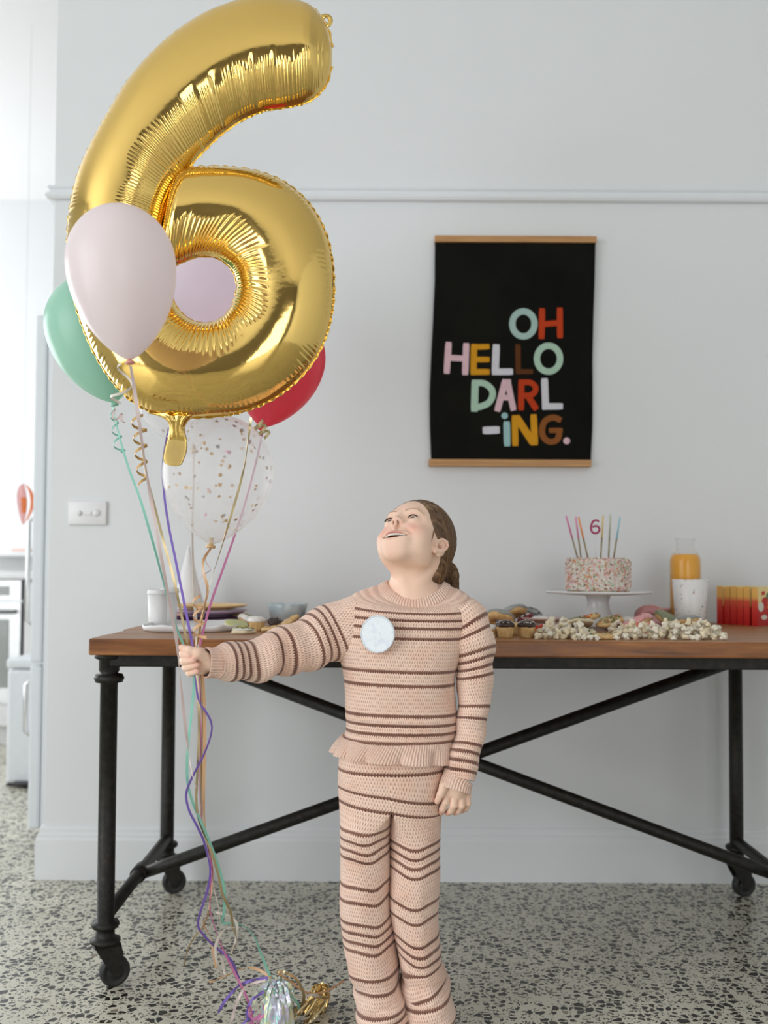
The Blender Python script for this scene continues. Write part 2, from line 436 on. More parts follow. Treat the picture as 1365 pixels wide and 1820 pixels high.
tag(bm_obj('serving_board', box((q.x - .05, 6.15, zs), (q.x + .06, 6.30, zs + .018), .006), simple('pale_pink_board', srgb(230, 190, 175), .5)), 'small pale pink board lying on the far shelf', 'board')

# ------------------------------------------------------------------ switch plate
sp = thing('light_switch', 'white double switch plate on the wall left of the balloons', 'switch', P(156.5, 912, WY))
a, b = P(122, 933, WY), P(191, 891, WY); M_SW = simple('white_switch_plastic', (0.85, 0.85, 0.86), 0.3, var=.005)
pl = bm_obj('plate', box((a.x, WY - .011, a.z), (b.x, WY + .0, b.z), .004), M_SW, sp, True)
def ydisc(name, c, r, y0, y1, mat, parent, bev=.3, n=24):
    pr = [(0, 0), (r*(1 - bev*.3), 0), (r, (y1 - y0)*.3), (r, y1 - y0), (0, y1 - y0)]
    V, F = lathe(pr, n); V = np.stack([V[..., 0], V[..., 2], -V[..., 1]], -1) + np.array([c[0], y0, c[2]])
    return add_mesh(name, V, F, mat, parent)
for px, r in ((142.5, 8), (172.5, 10.5)):
    ydisc('switch_button', P(px, 912, WY), r/FOC*WY*.62, WY - .017, WY - .011, M_SW, pl)
a, b = P(150, 916, WY), P(165, 909, WY)
bm_obj('rocker', box((a.x, WY - .0145, a.z), (b.x, WY - .0105, b.z), .0015), M_SW, pl)

# ------------------------------------------------------------------ wall hanging
PY = WY - .012
ph = thing('wall_hanging', 'black fabric wall hanging with coloured words between two timber rails', 'poster', P(912, 625, PY))
M_BLK = NT('black_canvas'); v = M_BLK.obj()
M_BLK.set(col=M_BLK.ramp(M_BLK.noise(5, 3, v), [(.3, srgb(11, 11, 9)), (.7, srgb(20, 20, 15))]), rough=.85, spec=.15); M_BLK.bump(M_BLK.noise(500, 2, v), .2, .001)
M_OAK = NT('oak_rail'); v = M_OAK.obj()
mp = M_OAK.node('ShaderNodeMapping'); M_OAK.link(v, mp.inputs[0]); mp.inputs['Scale'].default_value = (3, 40, 60)
M_OAK.set(col=M_OAK.ramp(M_OAK.noise(2, 5, mp.outputs[0]), [(.3, srgb(176, 128, 80)), (.7, srgb(203, 156, 102))]), rough=.5)
def canvas_y(px, py):
    return PY - .004 - .004*math.sin((py - 430)/95.0 + (px - 770)/170.0) - .003*math.sin((px - 765)/60.0)*((py - 425)/400.0)
NX, NYc = 40, 60; V = np.zeros((NYc, NX, 3))
for j in range(NYc):
    t = j/(NYc - 1); py = 427 + t*396
    xl = np.interp(py, [427, 500, 560, 640, 700, 760, 823], [773, 772.5, 770, 766, 763.5, 764, 766.5])
    xr = np.interp(py, [427, 500, 560, 640, 700, 760, 823], [1058.5, 1057, 1055, 1053, 1053.5, 1053, 1050])
    for i in range(NX):
        px = xl + (xr - xl)*i/(NX - 1); V[j, i] = P(px, py, canvas_y(px, py))
Vb = V + np.array([0, .0015, 0])
cv = add_mesh('canvas', np.concatenate([V, Vb[:, ::-1]], 1), gridfaces(NYc, 2*NX, False, True), M_BLK.m, ph)
for x0, x1, y0, y1 in ((772.5, 1059, 422, 432), (762, 1050, 818, 829)):
    a, b = P(x0, y1, PY), P(x1, y0, PY)
    bm_obj('rail', box((a.x, PY - .014, a.z), (b.x, PY + .012, b.z), .002), M_OAK.m, ph)
LC = dict(m=srgb(168, 196, 190), r=srgb(190, 62, 22), p=srgb(224, 190, 198), y=srgb(214, 152, 30), w=srgb(216, 216, 224), b=srgb(92, 50, 18), n=srgb(140, 84, 38), g=srgb(176, 206, 186), c=srgb(160, 200, 200))
LM = {k: simple('print_' + k, v, .7, var=.04, nscale=60, spec=.2) for k, v in LC.items()}
def zp(x, y): return (740 + x/3.9, 400 + y/3.9)          # coordinates of the enlarged view of the hanging
def stroke_letter(strokes, mat, wd=44):
    """flat letter from thick strokes printed on the canvas"""
    bm = bmesh.new(); li = [0]
    def put(q): return bm.verts.new(P(q[0], q[1], canvas_y(*q) - .0008 - .00008*li[0]))
    for s in strokes:
        li[0] += 1
        pts = np.array(s['p'], float); hw = s.get('w', wd)/2
        if s.get('closed'): pts = catmull(pts, 48, True)
        elif s.get('curve'): pts = catmull(pts, 24)
        else:
            m = max(6, int(np.abs(np.diff(pts, axis=0)).sum()/25)); t = np.linspace(0, len(pts) - 1, m*(len(pts) - 1) + 1)
            pts = np.stack([np.interp(t, range(len(pts)), pts[:, k]) for k in (0, 1)], 1)
        if s.get('closed'):
            d = np.roll(pts, -1, 0) - np.roll(pts, 1, 0)
        else: d = np.gradient(pts, axis=0)
        nrm = np.stack([-d[:, 1], d[:, 0]], 1); nrm /= np.linalg.norm(nrm, axis=1)[:, None] + 1e-9
        h = np.full(len(pts), hw)
        if not s.get('closed'): h[0] *= .86; h[-1] *= .86
        A = [put(zp(*(p + n*k))) for p, n, k in zip(pts, nrm, h)]
        B = [put(zp(*(p - n*k))) for p, n, k in zip(pts, nrm, h)]
        N = len(pts)
        for i in range(N if s.get('closed') else N - 1):
            j = (i + 1) % N; bm.faces.new((A[i], A[j], B[j], B[i]))
    bm_obj('letter', bm, LM[mat], cv)
def L(*ps, **k): return dict(p=list(ps), **k)
def oval(cx, cy, rx, ry, w=44): return dict(p=[(cx + rx*math.cos(a*PI/6), cy + ry*math.sin(a*PI/6)) for a in range(12)], closed=True, w=w)
stroke_letter([oval(742, 685, 77, 87)], 'm')
stroke_letter([L((872, 576), (868, 790)), L((994, 572), (996, 784)), L((872, 688), (992, 678), w=40)], 'r', 42)
stroke_letter([L((224, 810), (210, 1030)), L((346, 818), (338, 1040)), L((226, 920), (342, 926), w=42)], 'p', 44)
stroke_letter([L((400, 824), (396, 1040)), L((380, 846), (508, 842), w=38), L((380, 932), (508, 932), w=38), L((376, 1018), (508, 1018), w=42)], 'y', 44)
stroke_letter([L((554, 826), (546, 1040), w=50), L((526, 1018), (670, 1016), w=46)], 'w')
stroke_letter([L((704, 826), (706, 1034), w=38), L((688, 1016), (810, 1016), w=34)], 'b')
stroke_letter([oval(916, 926, 80, 90)], 'g')
stroke_letter([L((408, 1072), (402, 1294), w=50), dict(p=[(400, 1094), (470, 1098), (522, 1140), (526, 1190), (490, 1240), (398, 1272)], curve=True, w=44)], 'g')
stroke_letter([L((618, 1070), (560, 1292), w=44), L((630, 1070), (674, 1286), w=42), L((588, 1196), (656, 1196), w=38), L((596, 1086), (656, 1086), w=34)], 'p')
stroke_letter([L((728, 1070), (726, 1284), w=42), dict(p=[(716, 1092), (790, 1092), (828, 1130), (800, 1176), (722, 1182)], curve=True, w=40), L((770, 1180), (834, 1280), w=44)], 'r')
stroke_letter([L((888, 1062), (896, 1280), w=48), L((872, 1258), (1016, 1256), w=44)], 'w')
stroke_letter([L((460, 1424), (578, 1420), w=52)], 'w')
stroke_letter([L((626, 1360), (630, 1534), w=46), oval(612, 1322, 11, 11, 23)], 'c')
stroke_letter([L((682, 1318), (686, 1532), w=44), L((690, 1326), (814, 1516), w=52), L((812, 1312), (822, 1526), w=46)], 'y')
stroke_letter([dict(p=[(1004, 1354), (950, 1334), (894, 1356), (872, 1410), (880, 1468), (922, 1502), (974, 1490), (994, 1440)], curve=True, w=42), L((1014, 1424), (918, 1424), w=36)], 'n')
stroke_letter([oval(1042, 1496, 11.5, 11.5, 24)], 'p')

# ------------------------------------------------------------------ table
M_WOOD = NT('weathered_table_top'); v = M_WOOD.obj()
mp = M_WOOD.node('ShaderNodeMapping'); M_WOOD.link(v, mp.inputs[0]); mp.inputs['Scale'].default_value = (1.6, 16, 16)
g = M_WOOD.noise(3, 8, mp.outputs[0], .62)
col = M_WOOD.ramp(g, [(.25, srgb(84, 52, 28)), (.42, srgb(140, 92, 54)), (.58, srgb(164, 116, 74)), (.78, srgb(204, 166, 120))])
zz_ = M_WOOD.node('ShaderNodeSeparateXYZ'); M_WOOD.link(M_WOOD.node('ShaderNodeNewGeometry').outputs['Normal'], zz_.inputs[0])   # plank sides darker than the top: their shade is painted into the colour
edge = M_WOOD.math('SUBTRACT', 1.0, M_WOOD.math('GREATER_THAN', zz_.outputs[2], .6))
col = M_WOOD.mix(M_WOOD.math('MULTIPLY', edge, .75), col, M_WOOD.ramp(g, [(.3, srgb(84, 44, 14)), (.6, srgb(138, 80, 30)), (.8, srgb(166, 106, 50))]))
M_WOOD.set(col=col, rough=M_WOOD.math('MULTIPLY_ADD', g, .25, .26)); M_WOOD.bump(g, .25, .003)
M_IRON = NT('aged_black_iron'); v = M_IRON.obj(); g = M_IRON.noise(70, 5, v)
M_IRON.set(col=M_IRON.ramp(g, [(.3, srgb(20, 19, 16)), (.6, srgb(36, 34, 29)), (.8, srgb(60, 50, 40))]), rough=.5, metal=.35); M_IRON.bump(M_IRON.noise(220, 4, v), .35, .003)
M_RUB = simple('black_rubber', (0.018, 0.018, 0.018), .55, bump=.1)
YF, YB = 2.215, 2.99
TL = P(157, 1131, YF); TT = P(640, 1137.5, YF).z; TH = .037; XE = TL.x + 2.15
tb = thing('trestle_table', 'long timber-topped table on black iron pipe legs with castors', 'table', (TL.x + 1.0, 2.6, 0))
npl = 5; wy_ = (YB - YF)/npl
for k in range(npl):
    y0 = YF + k*wy_ + (.0012 if k else 0); y1 = YF + (k + 1)*wy_ - (.0012 if k < npl - 1 else 0)
    jx = [0, .006, -.004, .003, .0][k]
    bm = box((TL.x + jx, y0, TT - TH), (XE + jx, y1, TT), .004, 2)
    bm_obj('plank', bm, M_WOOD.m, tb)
ZU = TT - TH
LX0 = P(191, 1400, 2.285).x; LX1 = P(1300, 1400, 2.93).x + .012; LY = (2.285, 2.925); LR = .0195
for y in LY:      # long aprons
    bm_obj('apron', box((LX0, y - .022, ZU - .030), (LX1, y + .022, ZU), .003), M_IRON.m, tb)
for x in (LX0, LX1):
    bm_obj('apron', box((x - .02, LY[0] + .02, ZU - .030), (x + .02, LY[1] - .02, ZU), .003), M_IRON.m, tb)
def ring(z, r, h): return [(LR, z - h), (LR + (r - LR)*.75, z - h*.8), (r, z), (LR + (r - LR)*.75, z + h*.8), (LR, z + h)]
for ix, x in enumerate((LX0, LX1)):
    for iy, y in enumerate(LY):
        z0 = .100
        prof = [(0, z0), (.028, z0), (.034, z0 + .004), (.034, z0 + .009), (.026, z0 + .013), (.021, z0 + .018), (.021, z0 + .034)] + ring(z0 + .042, .032, .008) + \
               ring(ZU - .058, .034, .011) + [(.023, ZU - .04), (.023, ZU - .016)] + [(.033, ZU - .012), (.033, ZU - .004), (.028, ZU), (0, ZU)]
        V, F = lathe(prof, 28, (x, y, 0)); lg = add_mesh('leg', V, F, M_IRON.m, tb)
        lg.data.polygons.foreach_set('use_smooth', np.ones(len(lg.data.polygons), bool))
        # castor: fork and wheel, trailing to the right
        wr = .034; wx = x + .022; ang = [.5, .35, -.3, .2][ix*2 + iy]; ca, sa = math.cos(ang), math.sin(ang)
        def rot(V): 
            V = np.asarray(V, float).copy(); q = V - [x, y, 0]; 
            return np.stack([q[..., 0]*ca - q[..., 1]*sa + x, q[..., 0]*sa + q[..., 1]*ca + y, V[..., 2]], -1)
        tr = [(0, -.016), (.012, -.016), (.013, -.011), (.022, -.010), (.026, -.013), (wr - .004, -.013), (wr, -.007), (wr, .007), (wr - .004, .013), (.026, .013), (.022, .010), (.013, .011), (.012, .016), (0, .016)]
        V, F = lathe(tr, 28); V = np.stack([V[..., 0] + wx, V[..., 2] + y, V[..., 1] + wr + .0005], -1)
        wh = add_mesh('castor_wheel', rot(V), F, M_RUB, lg)
        bm = bmesh.new()
        for s in (-1, 1):
            pts = [(x - .026, z0), (x + .030, z0), (x + .036, z0 - .02), (wx + .012, wr - .004), (wx - .008, wr - .006), (x - .012, z0 - .028)]
            a = [bm.verts.new(rot([px_, y + s*.0175, pz_])) for px_, pz_ in pts]; b = [bm.verts.new(rot([px_, y + s*.0215, pz_])) for px_, pz_ in pts]
            bm.faces.new(a); bm.faces.new(b[::-1])
            for i in range(6): bm.faces.new((a[i], a[(i+1) % 6], b[(i+1) % 6], b[i]))
        pts = [(-.027, -.0215), (.031, -.0215), (.031, .0215), (-.027, .0215)]
        a = [bm.verts.new(rot([x + u, y + q, z0 + .001])) for u, q in pts]; b = [bm.verts.new(rot([x + u, y + q, z0 - .006])) for u, q in pts]
        bm.faces.new(a); bm.faces.new(b[::-1])
        for i in range(4): bm.faces.new((a[i], a[(i+1) % 4], b[(i+1) % 4], b[i]))
        bm_obj('castor_fork', bm, M_IRON.m, lg)
ZS = P(205, 1628, 2.285).z
for x in (LX0, LX1):
    V, F = tube_bm([(x, LY[0] + .012, ZS), (x, LY[1] - .012, ZS)], .0155, 16); add_mesh('stretcher', V, F, M_IRON.m, tb)
    V, F = lathe([(.0155, -.022), (.021, -.020), (.021, .020), (.0155, .022)], 16); 
YM = (LY[0] + LY[1])/2
for (xa, xb, yo) in ((LX0, LX1, -.016), (LX1, LX0, .016)):     # crossed braces: low at one end, high at the other
    s = 1 if xb > xa else -1
    pa = (xa + s*.012, YM + yo*.2, ZS); pb = (xb - s*.045, YM + yo, ZU - .012)
    V, F = tube_bm([pa, tuple(np.array(pa)*.96 + np.array(pb)*.04), pb], [.0145, .0165, .0165], 16); add_mesh('brace', V, F, M_IRON.m, tb)
for x in (LX0, LX1):
    V, F = tube_bm([(x, YM - .026, ZS), (x, YM + .026, ZS)], .021, 16); add_mesh('collar', V, F, M_IRON.m, tb)
# ------------------------------------------------------------------ foil number balloon
M_GOLD = NT('gold_foil'); v = M_GOLD.obj()
M_GOLD.set(col=(0.86, 0.59, 0.18, 1), metal=1.0, rough=M_GOLD.math('MULTIPLY_ADD', M_GOLD.noise(14, 3, v), .05, .075))
M_GOLD.bump(M_GOLD.noise(22, 3, v), .06, .01)
M_GOLDM = simple('matte_gold_foil', (0.76, 0.55, 0.20), .38, .85)
Y6 = 1.99
ST = [((591, 84), (590, 118)), ((580, 44), (579, 152)), ((556, 15), (553, 178)), ((515, -1), (515, 190)), ((460, -4), (470, 197)), ((400, 11), (430, 214)),
      ((340, 39), (395, 238)), ((280, 86), (365, 266)), ((226, 147), (340, 293)), ((180, 224), (318, 325)), ((143, 300), (303, 362)), ((124, 378), (294, 403)),
      ((121, 450), (292, 442)), ((130, 520), (297, 480)), ((148, 582), (304, 522)), ((176, 642), (317, 549)), ((216, 696), (334, 565)), ((262, 729), (349, 572)),
      ((315, 741), (362, 574)), ((370, 741), (376, 573)), ((430, 732), (390, 567)), ((490, 706), (403, 556)), ((540, 664), (413, 540)), ((575, 609), (419, 521)),
      ((592, 540), (420, 502)), ((591, 470), (413, 482)), ((577, 410), (400, 468)), ((547, 360), (385, 459)), ((506, 325), (368, 456)), ((460, 306), (350, 457)),
      ((410, 298), (334, 462)), ((366, 297), (316, 470)), ((330, 301), (298, 478)), ((308, 312), (278, 486))]
NS, NTT = 1150, 66
O2 = catmull([a for a, b in ST], NS); I2 = catmull([b for a, b in ST], NS)
Po = np.array([P(x, y, Y6) for x, y in O2]); Pi = np.array([P(x, y, Y6) for x, y in I2])
# the closing end lies on the crease beside the stem: bow it a little into the stem
wdt = np.linalg.norm(Po - Pi, axis=1)
mid = (Po + Pi)/2; sl = np.concatenate([[0], np.cumsum(np.linalg.norm(np.diff(mid, axis=0), axis=1))])
arc_i = np.concatenate([[0], np.cumsum(np.linalg.norm(np.diff(Pi, axis=0), axis=1))])
arc_o = np.concatenate([[0], np.cumsum(np.linalg.norm(np.diff(Po, axis=0), axis=1))])
tt = .5 - .5*np.cos(np.linspace(0, PI, NTT)); tt = .55*tt + .45*np.linspace(0, 1, NTT)
X = Pi[:, None]*(1 - tt)[None, :, None] + Po[:, None]*tt[None, :, None]
d0 = np.clip(sl/.055, 0, 1); d1 = np.clip((sl[-1] - sl)/.040, 0, 1)
capf = (np.sqrt(1 - (1 - d0)**2)*.85 + .15*d0)*(np.sqrt(1 - (1 - d1)**2)*.8 + .2*d1)
w_eff = np.minimum(wdt, .19); w_eff[:200] = np.maximum(w_eff[:200], .165)
prof = np.clip(1 - (2*tt - 1)**2, 0, 1)**.60
H = (w_eff*.375*capf)[:, None]*prof[None]
di = wdt[:, None]*tt[None]; do = wdt[:, None]*(1 - tt)[None]
env_i = (rnd1(arc_i, 60, 1)*.5 + .75)
lam = arc_i/.0056 + 1.2*rnd1(arc_i, 45, 2)
reach = (.080 + .016*rnd1(arc_i, 35, 3))
band = np.clip(di/.012, 0, 1)*np.clip((reach[:, None] - di)/.014, 0, 1)
wr_i = np.sin(2*PI*lam)[:, None]*band*.00125*env_i[:, None]
# deep radial creases now and then
cre = np.clip(rnd1(arc_i, 52, 4) - .55, 0, 1)*2.2
wr_c = -cre[:, None]*np.clip(di/.006, 0, 1)*np.clip((.092 - di)/.02, 0, 1)*.0034
env_o = np.clip(rnd1(arc_o, 22, 5)*.7 + .55, .1, 1.2)
wr_o = np.sin(2*PI*(arc_o/.011 + .8*rnd1(arc_o, 40, 6)))[:, None]*np.clip(do/.004, 0, 1)*np.clip((.028 - do)/.022, 0, 1)*.0016*env_o[:, None]
big = rnd1(arc_o, 14, 8)[:, None]*np.clip(do/.01, 0, 1)*np.clip((.06 - do)/.05, 0, 1)*.0022
disp = (wr_i + wr_c + wr_o + big)*capf[:, None]
front = X.copy(); front[..., 1] -= np.maximum(H + disp, 0); back = X.copy(); back[..., 1] += np.maximum(H + disp*.7, 0)
six = thing('foil_number_balloon', 'large gold foil balloon shaped as the number six', 'balloon', P(357, 400, Y6))
V = np.concatenate([front.reshape(-1, 3), back.reshape(-1, 3)]); F1 = gridfaces(NS, NTT)
add_mesh('envelope', V, np.concatenate([F1[:, ::-1], F1 + NS*NTT]), M_GOLD.m, six)
def flange(line, out_dir, arc, wid, a0, a1, amp):
    sel = slice(a0, a1); L0 = line[sel]; D = out_dir[sel]; A = arc[sel]
    ww = wid*(1 + .35*np.sin(2*PI*A/.021 + 2*rnd1(A, 30, 9)))
    rip = amp*np.sin(2*PI*(A/.0135 + 1.2*rnd1(A, 30, 10)))
    q0 = L0 - D*.002; q1 = L0 + D*(ww*.6)[:, None]; q2 = L0 + D*ww[:, None]
    q1 = q1 + np.stack([0*A, rip*.6, 0*A], 1); q2 = q2 + np.stack([0*A, rip*1.3, 0*A], 1)
    th = np.array([0, .0005, 0])
    V = np.stack([q0 - th, q1 - th, q2 - th, q2 + th, q1 + th, q0 + th], 1)
    return V, gridfaces(len(L0), 6, False, True)
od = (Po - Pi)/wdt[:, None]
to = np.gradient(Po, axis=0); on = np.stack([-to[:, 2], 0*to[:, 0], to[:, 0]], 1); on /= np.linalg.norm(on, axis=1)[:, None]; on *= np.sign((on*od).sum(1))[:, None]
ti = np.gradient(Pi, axis=0); inn = np.stack([-ti[:, 2], 0*ti[:, 0], ti[:, 0]], 1); inn /= np.linalg.norm(inn, axis=1)[:, None]; inn *= -np.sign((inn*od).sum(1))[:, None]
hs = int(NS*12.6/33)
V, F = flange(Po, on, arc_o, .0030, 0, NS - 40, .0004); add_mesh('seam', V, F, M_GOLD.m, six)
V, F = flange(Pi, inn, arc_i, .0026, 0, int(NS*8.3/33), .0003); add_mesh('seam', V, F, M_GOLD.m, six)
V, F = flange(Pi, inn, arc_i, .0016, int(NS*14/33), NS - 60, .0002); add_mesh('seam', V, F, M_GOLD.m, six)
# neck and flat filling tail
ns_ = [((262, 735), (372, 738), .012), ((285, 741), (350, 741), .017), ((298, 750), (336, 748), .016), ((301, 760), (329, 761), .011), ((299, 772), (331, 776), .006), ((297, 780), (333, 784), .0016),
       ((292, 800), (332, 802), .001), ((290, 815), (327, 817), .001), ((294, 824), (322, 826), .001), ((303, 828), (313, 829), .0008)]
R = []
ki = np.linspace(0, len(ns_) - 1, 60)
la = catmull([a for a, b, c in ns_], 60); ra_ = catmull([b for a, b, c in ns_], 60); hh_ = np.interp(ki, range(len(ns_)), [c for a, b, c in ns_])
for a, b, h in zip(la, ra_, hh_):
    A, B = np.array(P(a[0], a[1], Y6)), np.array(P(b[0], b[1], Y6)); row = []
    for s in list(np.linspace(0, 1, 15)) + list(np.linspace(1, 0, 15))[1:-1]: row.append(A + (B - A)*s)
    row = np.array(row); sgn = np.array([-1]*15 + [1]*13); s_ = np.array(list(np.linspace(0, 1, 15)) + list(np.linspace(1, 0, 15))[1:-1])
    rp = 1 + .22*np.sin(s_*26)*(h > .003)
    row[:, 1] += sgn*h*(np.clip(1 - (2*s_ - 1)**2, 0, 1)**.5*rp + .03); R.append(row)
R = np.array(R); add_mesh('neck', R[:34], gridfaces(34, 28, False, True), M_GOLD.m, six)
add_mesh('filling_tail', R[33:], gridfaces(27, 28, False, True), M_GOLDM, six)
# small ring tab at the tip
cen = P(579, 37, Y6); a = np.linspace(0, 2*PI, 28, endpoint=False); kpx = Y6/FOC
def ringpts(r, y): return np.stack([cen.x + r*kpx*np.cos(a), np.full(28, cen.y + y), cen.z + r*kpx*1.0*np.sin(a)], 1)
V = np.stack([ringpts(5, -.0006), ringpts(13, -.0006), ringpts(13, .0006), ringpts(5, .0006)], 0)
tabo = add_mesh('hanging_tab', V, gridfaces(4, 28, True, True), M_GOLD.m, six)
a_, b_ = P(560, 52, Y6), P(573, 40, Y6)
bm_obj('tab_stem', box((a_.x, Y6 - .001, a_.z), (b_.x + .004, Y6 + .001, b_.z), .0005), M_GOLD.m, six)

# ------------------------------------------------------------------ latex balloons
def latex(name, col, tr=.35, rough=.28):
    t = NT(name); v = t.obj()
    n = t.ramp(t.noise(5, 2, v), [(.3, tuple(c*.97 for c in col[:3])), (.7, col[:3])])
    t.set(col=n, rough=rough, spec=.45)
    tl = t.node('ShaderNodeBsdfTranslucent'); t.link(n, tl.inputs[0])
    mx = t.node('ShaderNodeMixShader'); mx.inputs[0].default_value = tr
    t.link(t.b.outputs[0], mx.inputs[1]); t.link(tl.outputs[0], mx.inputs[2]); t.link(mx.outputs[0], t.out.inputs[0])
    return t.m
def balloon_profile(R, up, dn, n=40):
    pr = []
    for k in range(n + 1):
        a = PI/2*(1 - k/n); pr.append((R*math.cos(a), up*math.sin(a)))
    for k in range(1, n + 1):
        s = k/n*.985; pr.append((R*max(0, 1 - s*s)**.76, -dn*s))
    return pr
def latex_balloon(label, mat, cpx, R, knot_px, Y, dy=0.0, matk=None, up=1.1, grp=None):
    c = np.array(P(cpx[0], cpx[1], Y)); k = np.array(P(knot_px[0], knot_px[1], Y + dy)); ax = c - k; L = np.linalg.norm(ax); R = R*Y/FOC
    b = thing('balloon', label, 'balloon', k, grp)
    V, F = lathe(balloon_profile(R, R*up, L), 56); add_mesh('envelope', place(V, ax, c), F, mat, b)
    q = R*.06
    kp = [(0, q*2.2), (q*.75, q*2.0), (q*.6, q*.9), (q*.62, q*.2), (q*1.35, -q*.25), (q*1.5, -q*.8), (q*1.1, -q*1.1), (q*.5, -q*.9), (0, -q*.8)]
    V, F = lathe(kp, 20); add_mesh('knot', place(V, ax, k), F, matk or mat, b)
    return b
LX = dict(white=latex('blush_white_latex', srgb(252, 242, 243), .45), lilac=latex('lilac_pink_latex', srgb(255, 244, 251), .6), mint=latex('mint_latex', srgb(194, 236, 218), .45),
          red=latex('coral_red_latex', srgb(255, 106, 126), .5), knot=latex('pink_knot_latex', srgb(236, 168, 158), .2))
BW = latex_balloon('blush white balloon in front of the lower left of the gold six', LX['white'], (215, 470), 97, (231, 641), 1.70, 0, LX['knot'])
latex_balloon('mint green balloon half hidden behind the blush white balloon', LX['mint'], (168, 580), 87, (203, 716), 2.24, 0, up=1.05)
latex_balloon('lilac pink balloon behind the round hole of the gold six', LX['lilac'], (348, 520), 96, (340, 672), 2.52, 0)
latex_balloon('coral red balloon behind the lower right edge of the gold six', LX['red'], (497, 638), 82, (466, 760), 2.24, 0, up=1.05)
def clear_mat(name='clear_latex', pw=2.2, hi=.55, lo=.27, col=(1, 1, 1, 1)):
    t = NT(name)
    lw = t.node('ShaderNodeLayerWeight'); lw.inputs['Blend'].default_value = .5
    tp = t.node('ShaderNodeBsdfTransparent'); tp.inputs[0].default_value = (.985, .985, .985, 1)
    t.set(col=col, rough=.12, spec=.5)
    f = t.math('MULTIPLY_ADD', t.math('POWER', lw.outputs['Facing'], pw), hi, lo)
    tl = t.node('ShaderNodeBsdfTranslucent'); tl.inputs[0].default_value = col; m2 = t.node('ShaderNodeMixShader'); m2.inputs[0].default_value = .5
    t.link(t.b.outputs[0], m2.inputs[1]); t.link(tl.outputs[0], m2.inputs[2])
    mx = t.node('ShaderNodeMixShader'); t.link(f, mx.inputs[0]); t.link(tp.outputs[0], mx.inputs[1]); t.link(m2.outputs[0], mx.inputs[2])
    t.link(mx.outputs[0], t.out.inputs[0]); return t.m
M_CLEAR = clear_mat()
M_CONF = [simple('gold_confetti', srgb(214, 178, 128), .4, .2), simple('pale_confetti', srgb(216, 200, 180), .5), simple('grey_confetti', srgb(190, 186, 180), .5), simple('blue_confetti', srgb(40, 110, 140), .5), simple('pink_confetti', srgb(232, 190, 200), .5)]
def confetti_balloon(label, cpx, R, knot_px, Y, n, seed):
    b = latex_balloon(label, M_CLEAR, cpx, R, knot_px, Y, 0, M_CONF[0], 1.03, 'clear confetti balloons')
    c = np.array(P(*cpx, Y)); k = np.array(P(*knot_px, Y)); ax = c - k; L = np.linalg.norm(ax); Rm = R*Y/FOC
    pr = np.array(balloon_profile(Rm, Rm*1.03, L)); rg = np.random.default_rng(seed); byc = {}
    for i in range(n):
        u = int(rg.integers(8, 76)); r, z = pr[u]; r *= .985; a = rg.uniform(0, 2*PI)
        tg = pr[u+1] - pr[u]; nr = np.array([tg[1]*-1, tg[0]]); nr /= np.linalg.norm(nr); nr *= -1 if nr[0] < 0 else 1
        N = Vector((nr[0]*math.cos(a), nr[0]*math.sin(a), nr[1])); N = (N + Vector(rg.normal(0, .18, 3))).normalized()
        p0 = np.array([r*math.cos(a), r*math.sin(a), z]); x = N.orthogonal().normalized(); y = N.cross(x); s = .0039*rg.uniform(.75, 1.15)
        ring_ = [p0 + np.array(x)*s*math.cos(q) + np.array(y)*s*math.sin(q) for q in np.linspace(0, 2*PI, 12, endpoint=False)]
        m = 3 if i == 0 else int(rg.choice([0, 0, 0, 1, 2, 4]))
        byc.setdefault(m, []).append((np.array(ring_), np.array(N)*.0004))
    me_v, me_f, mi = [], [], []
    for m, lst in byc.items():
        for rr, off in lst:
            o = len(me_v); me_v += list(rr - off) + list(rr + off)
            me_f += [list(range(o, o + 12)), list(range(o + 12, o + 24))[::-1]] + [[o + i, o + 12 + i, o + 12 + (i + 1) % 12, o + (i + 1) % 12] for i in range(12)]; mi += [m]*14
    ob = add_mesh('confetti', place(np.array(me_v), ax, c), me_f, None, b, False, kind='stuff')
    for m in M_CONF: ob.data.materials.append(m)
    ob.data.polygons.foreach_set('material_index', np.array(mi, np.int32))
confetti_balloon('clear confetti balloon hanging fully visible below the gold six', (388, 838), 98, (375, 968), 2.20, 120, 3)
confetti_balloon('clear confetti balloon mostly hidden behind the gold six, left of its tail', (322, 690), 84, (345, 800), 2.42, 40, 5)

# ------------------------------------------------------------------ ribbons
def ribbon_mat(name, col, rough=.35, metal=0.0, tr=.25):
    t = NT(name); v = t.obj()
    n = t.ramp(t.noise(25, 2, v), [(.3, tuple(c*.93 for c in col[:3])), (.7, col[:3])]); t.set(col=n, rough=rough, metal=metal)
    if metal < .5:
        tl = t.node('ShaderNodeBsdfTranslucent'); t.link(n, tl.inputs[0])
        mx = t.node('ShaderNodeMixShader'); mx.inputs[0].default_value = tr
        t.link(t.b.outputs[0], mx.inputs[1]); t.link(tl.outputs[0], mx.inputs[2]); t.link(mx.outputs[0], t.out.inputs[0])
    return t.m
RB = dict(mint=ribbon_mat('mint_ribbon', srgb(160, 222, 204)), pale=ribbon_mat('pale_pink_ribbon', srgb(240, 222, 220)), gold=ribbon_mat('gold_ribbon', (0.56, 0.45, 0.26), .28, .85),
          purple=ribbon_mat('purple_ribbon', srgb(150, 122, 212)), white=ribbon_mat('cream_ribbon', srgb(244, 236, 226)), pink=ribbon_mat('hot_pink_ribbon', srgb(236, 150, 200)),
          peach=ribbon_mat('peach_ribbon', srgb(240, 196, 150)), tan=ribbon_mat('tan_gold_ribbon', srgb(206, 168, 108), .3, .3))
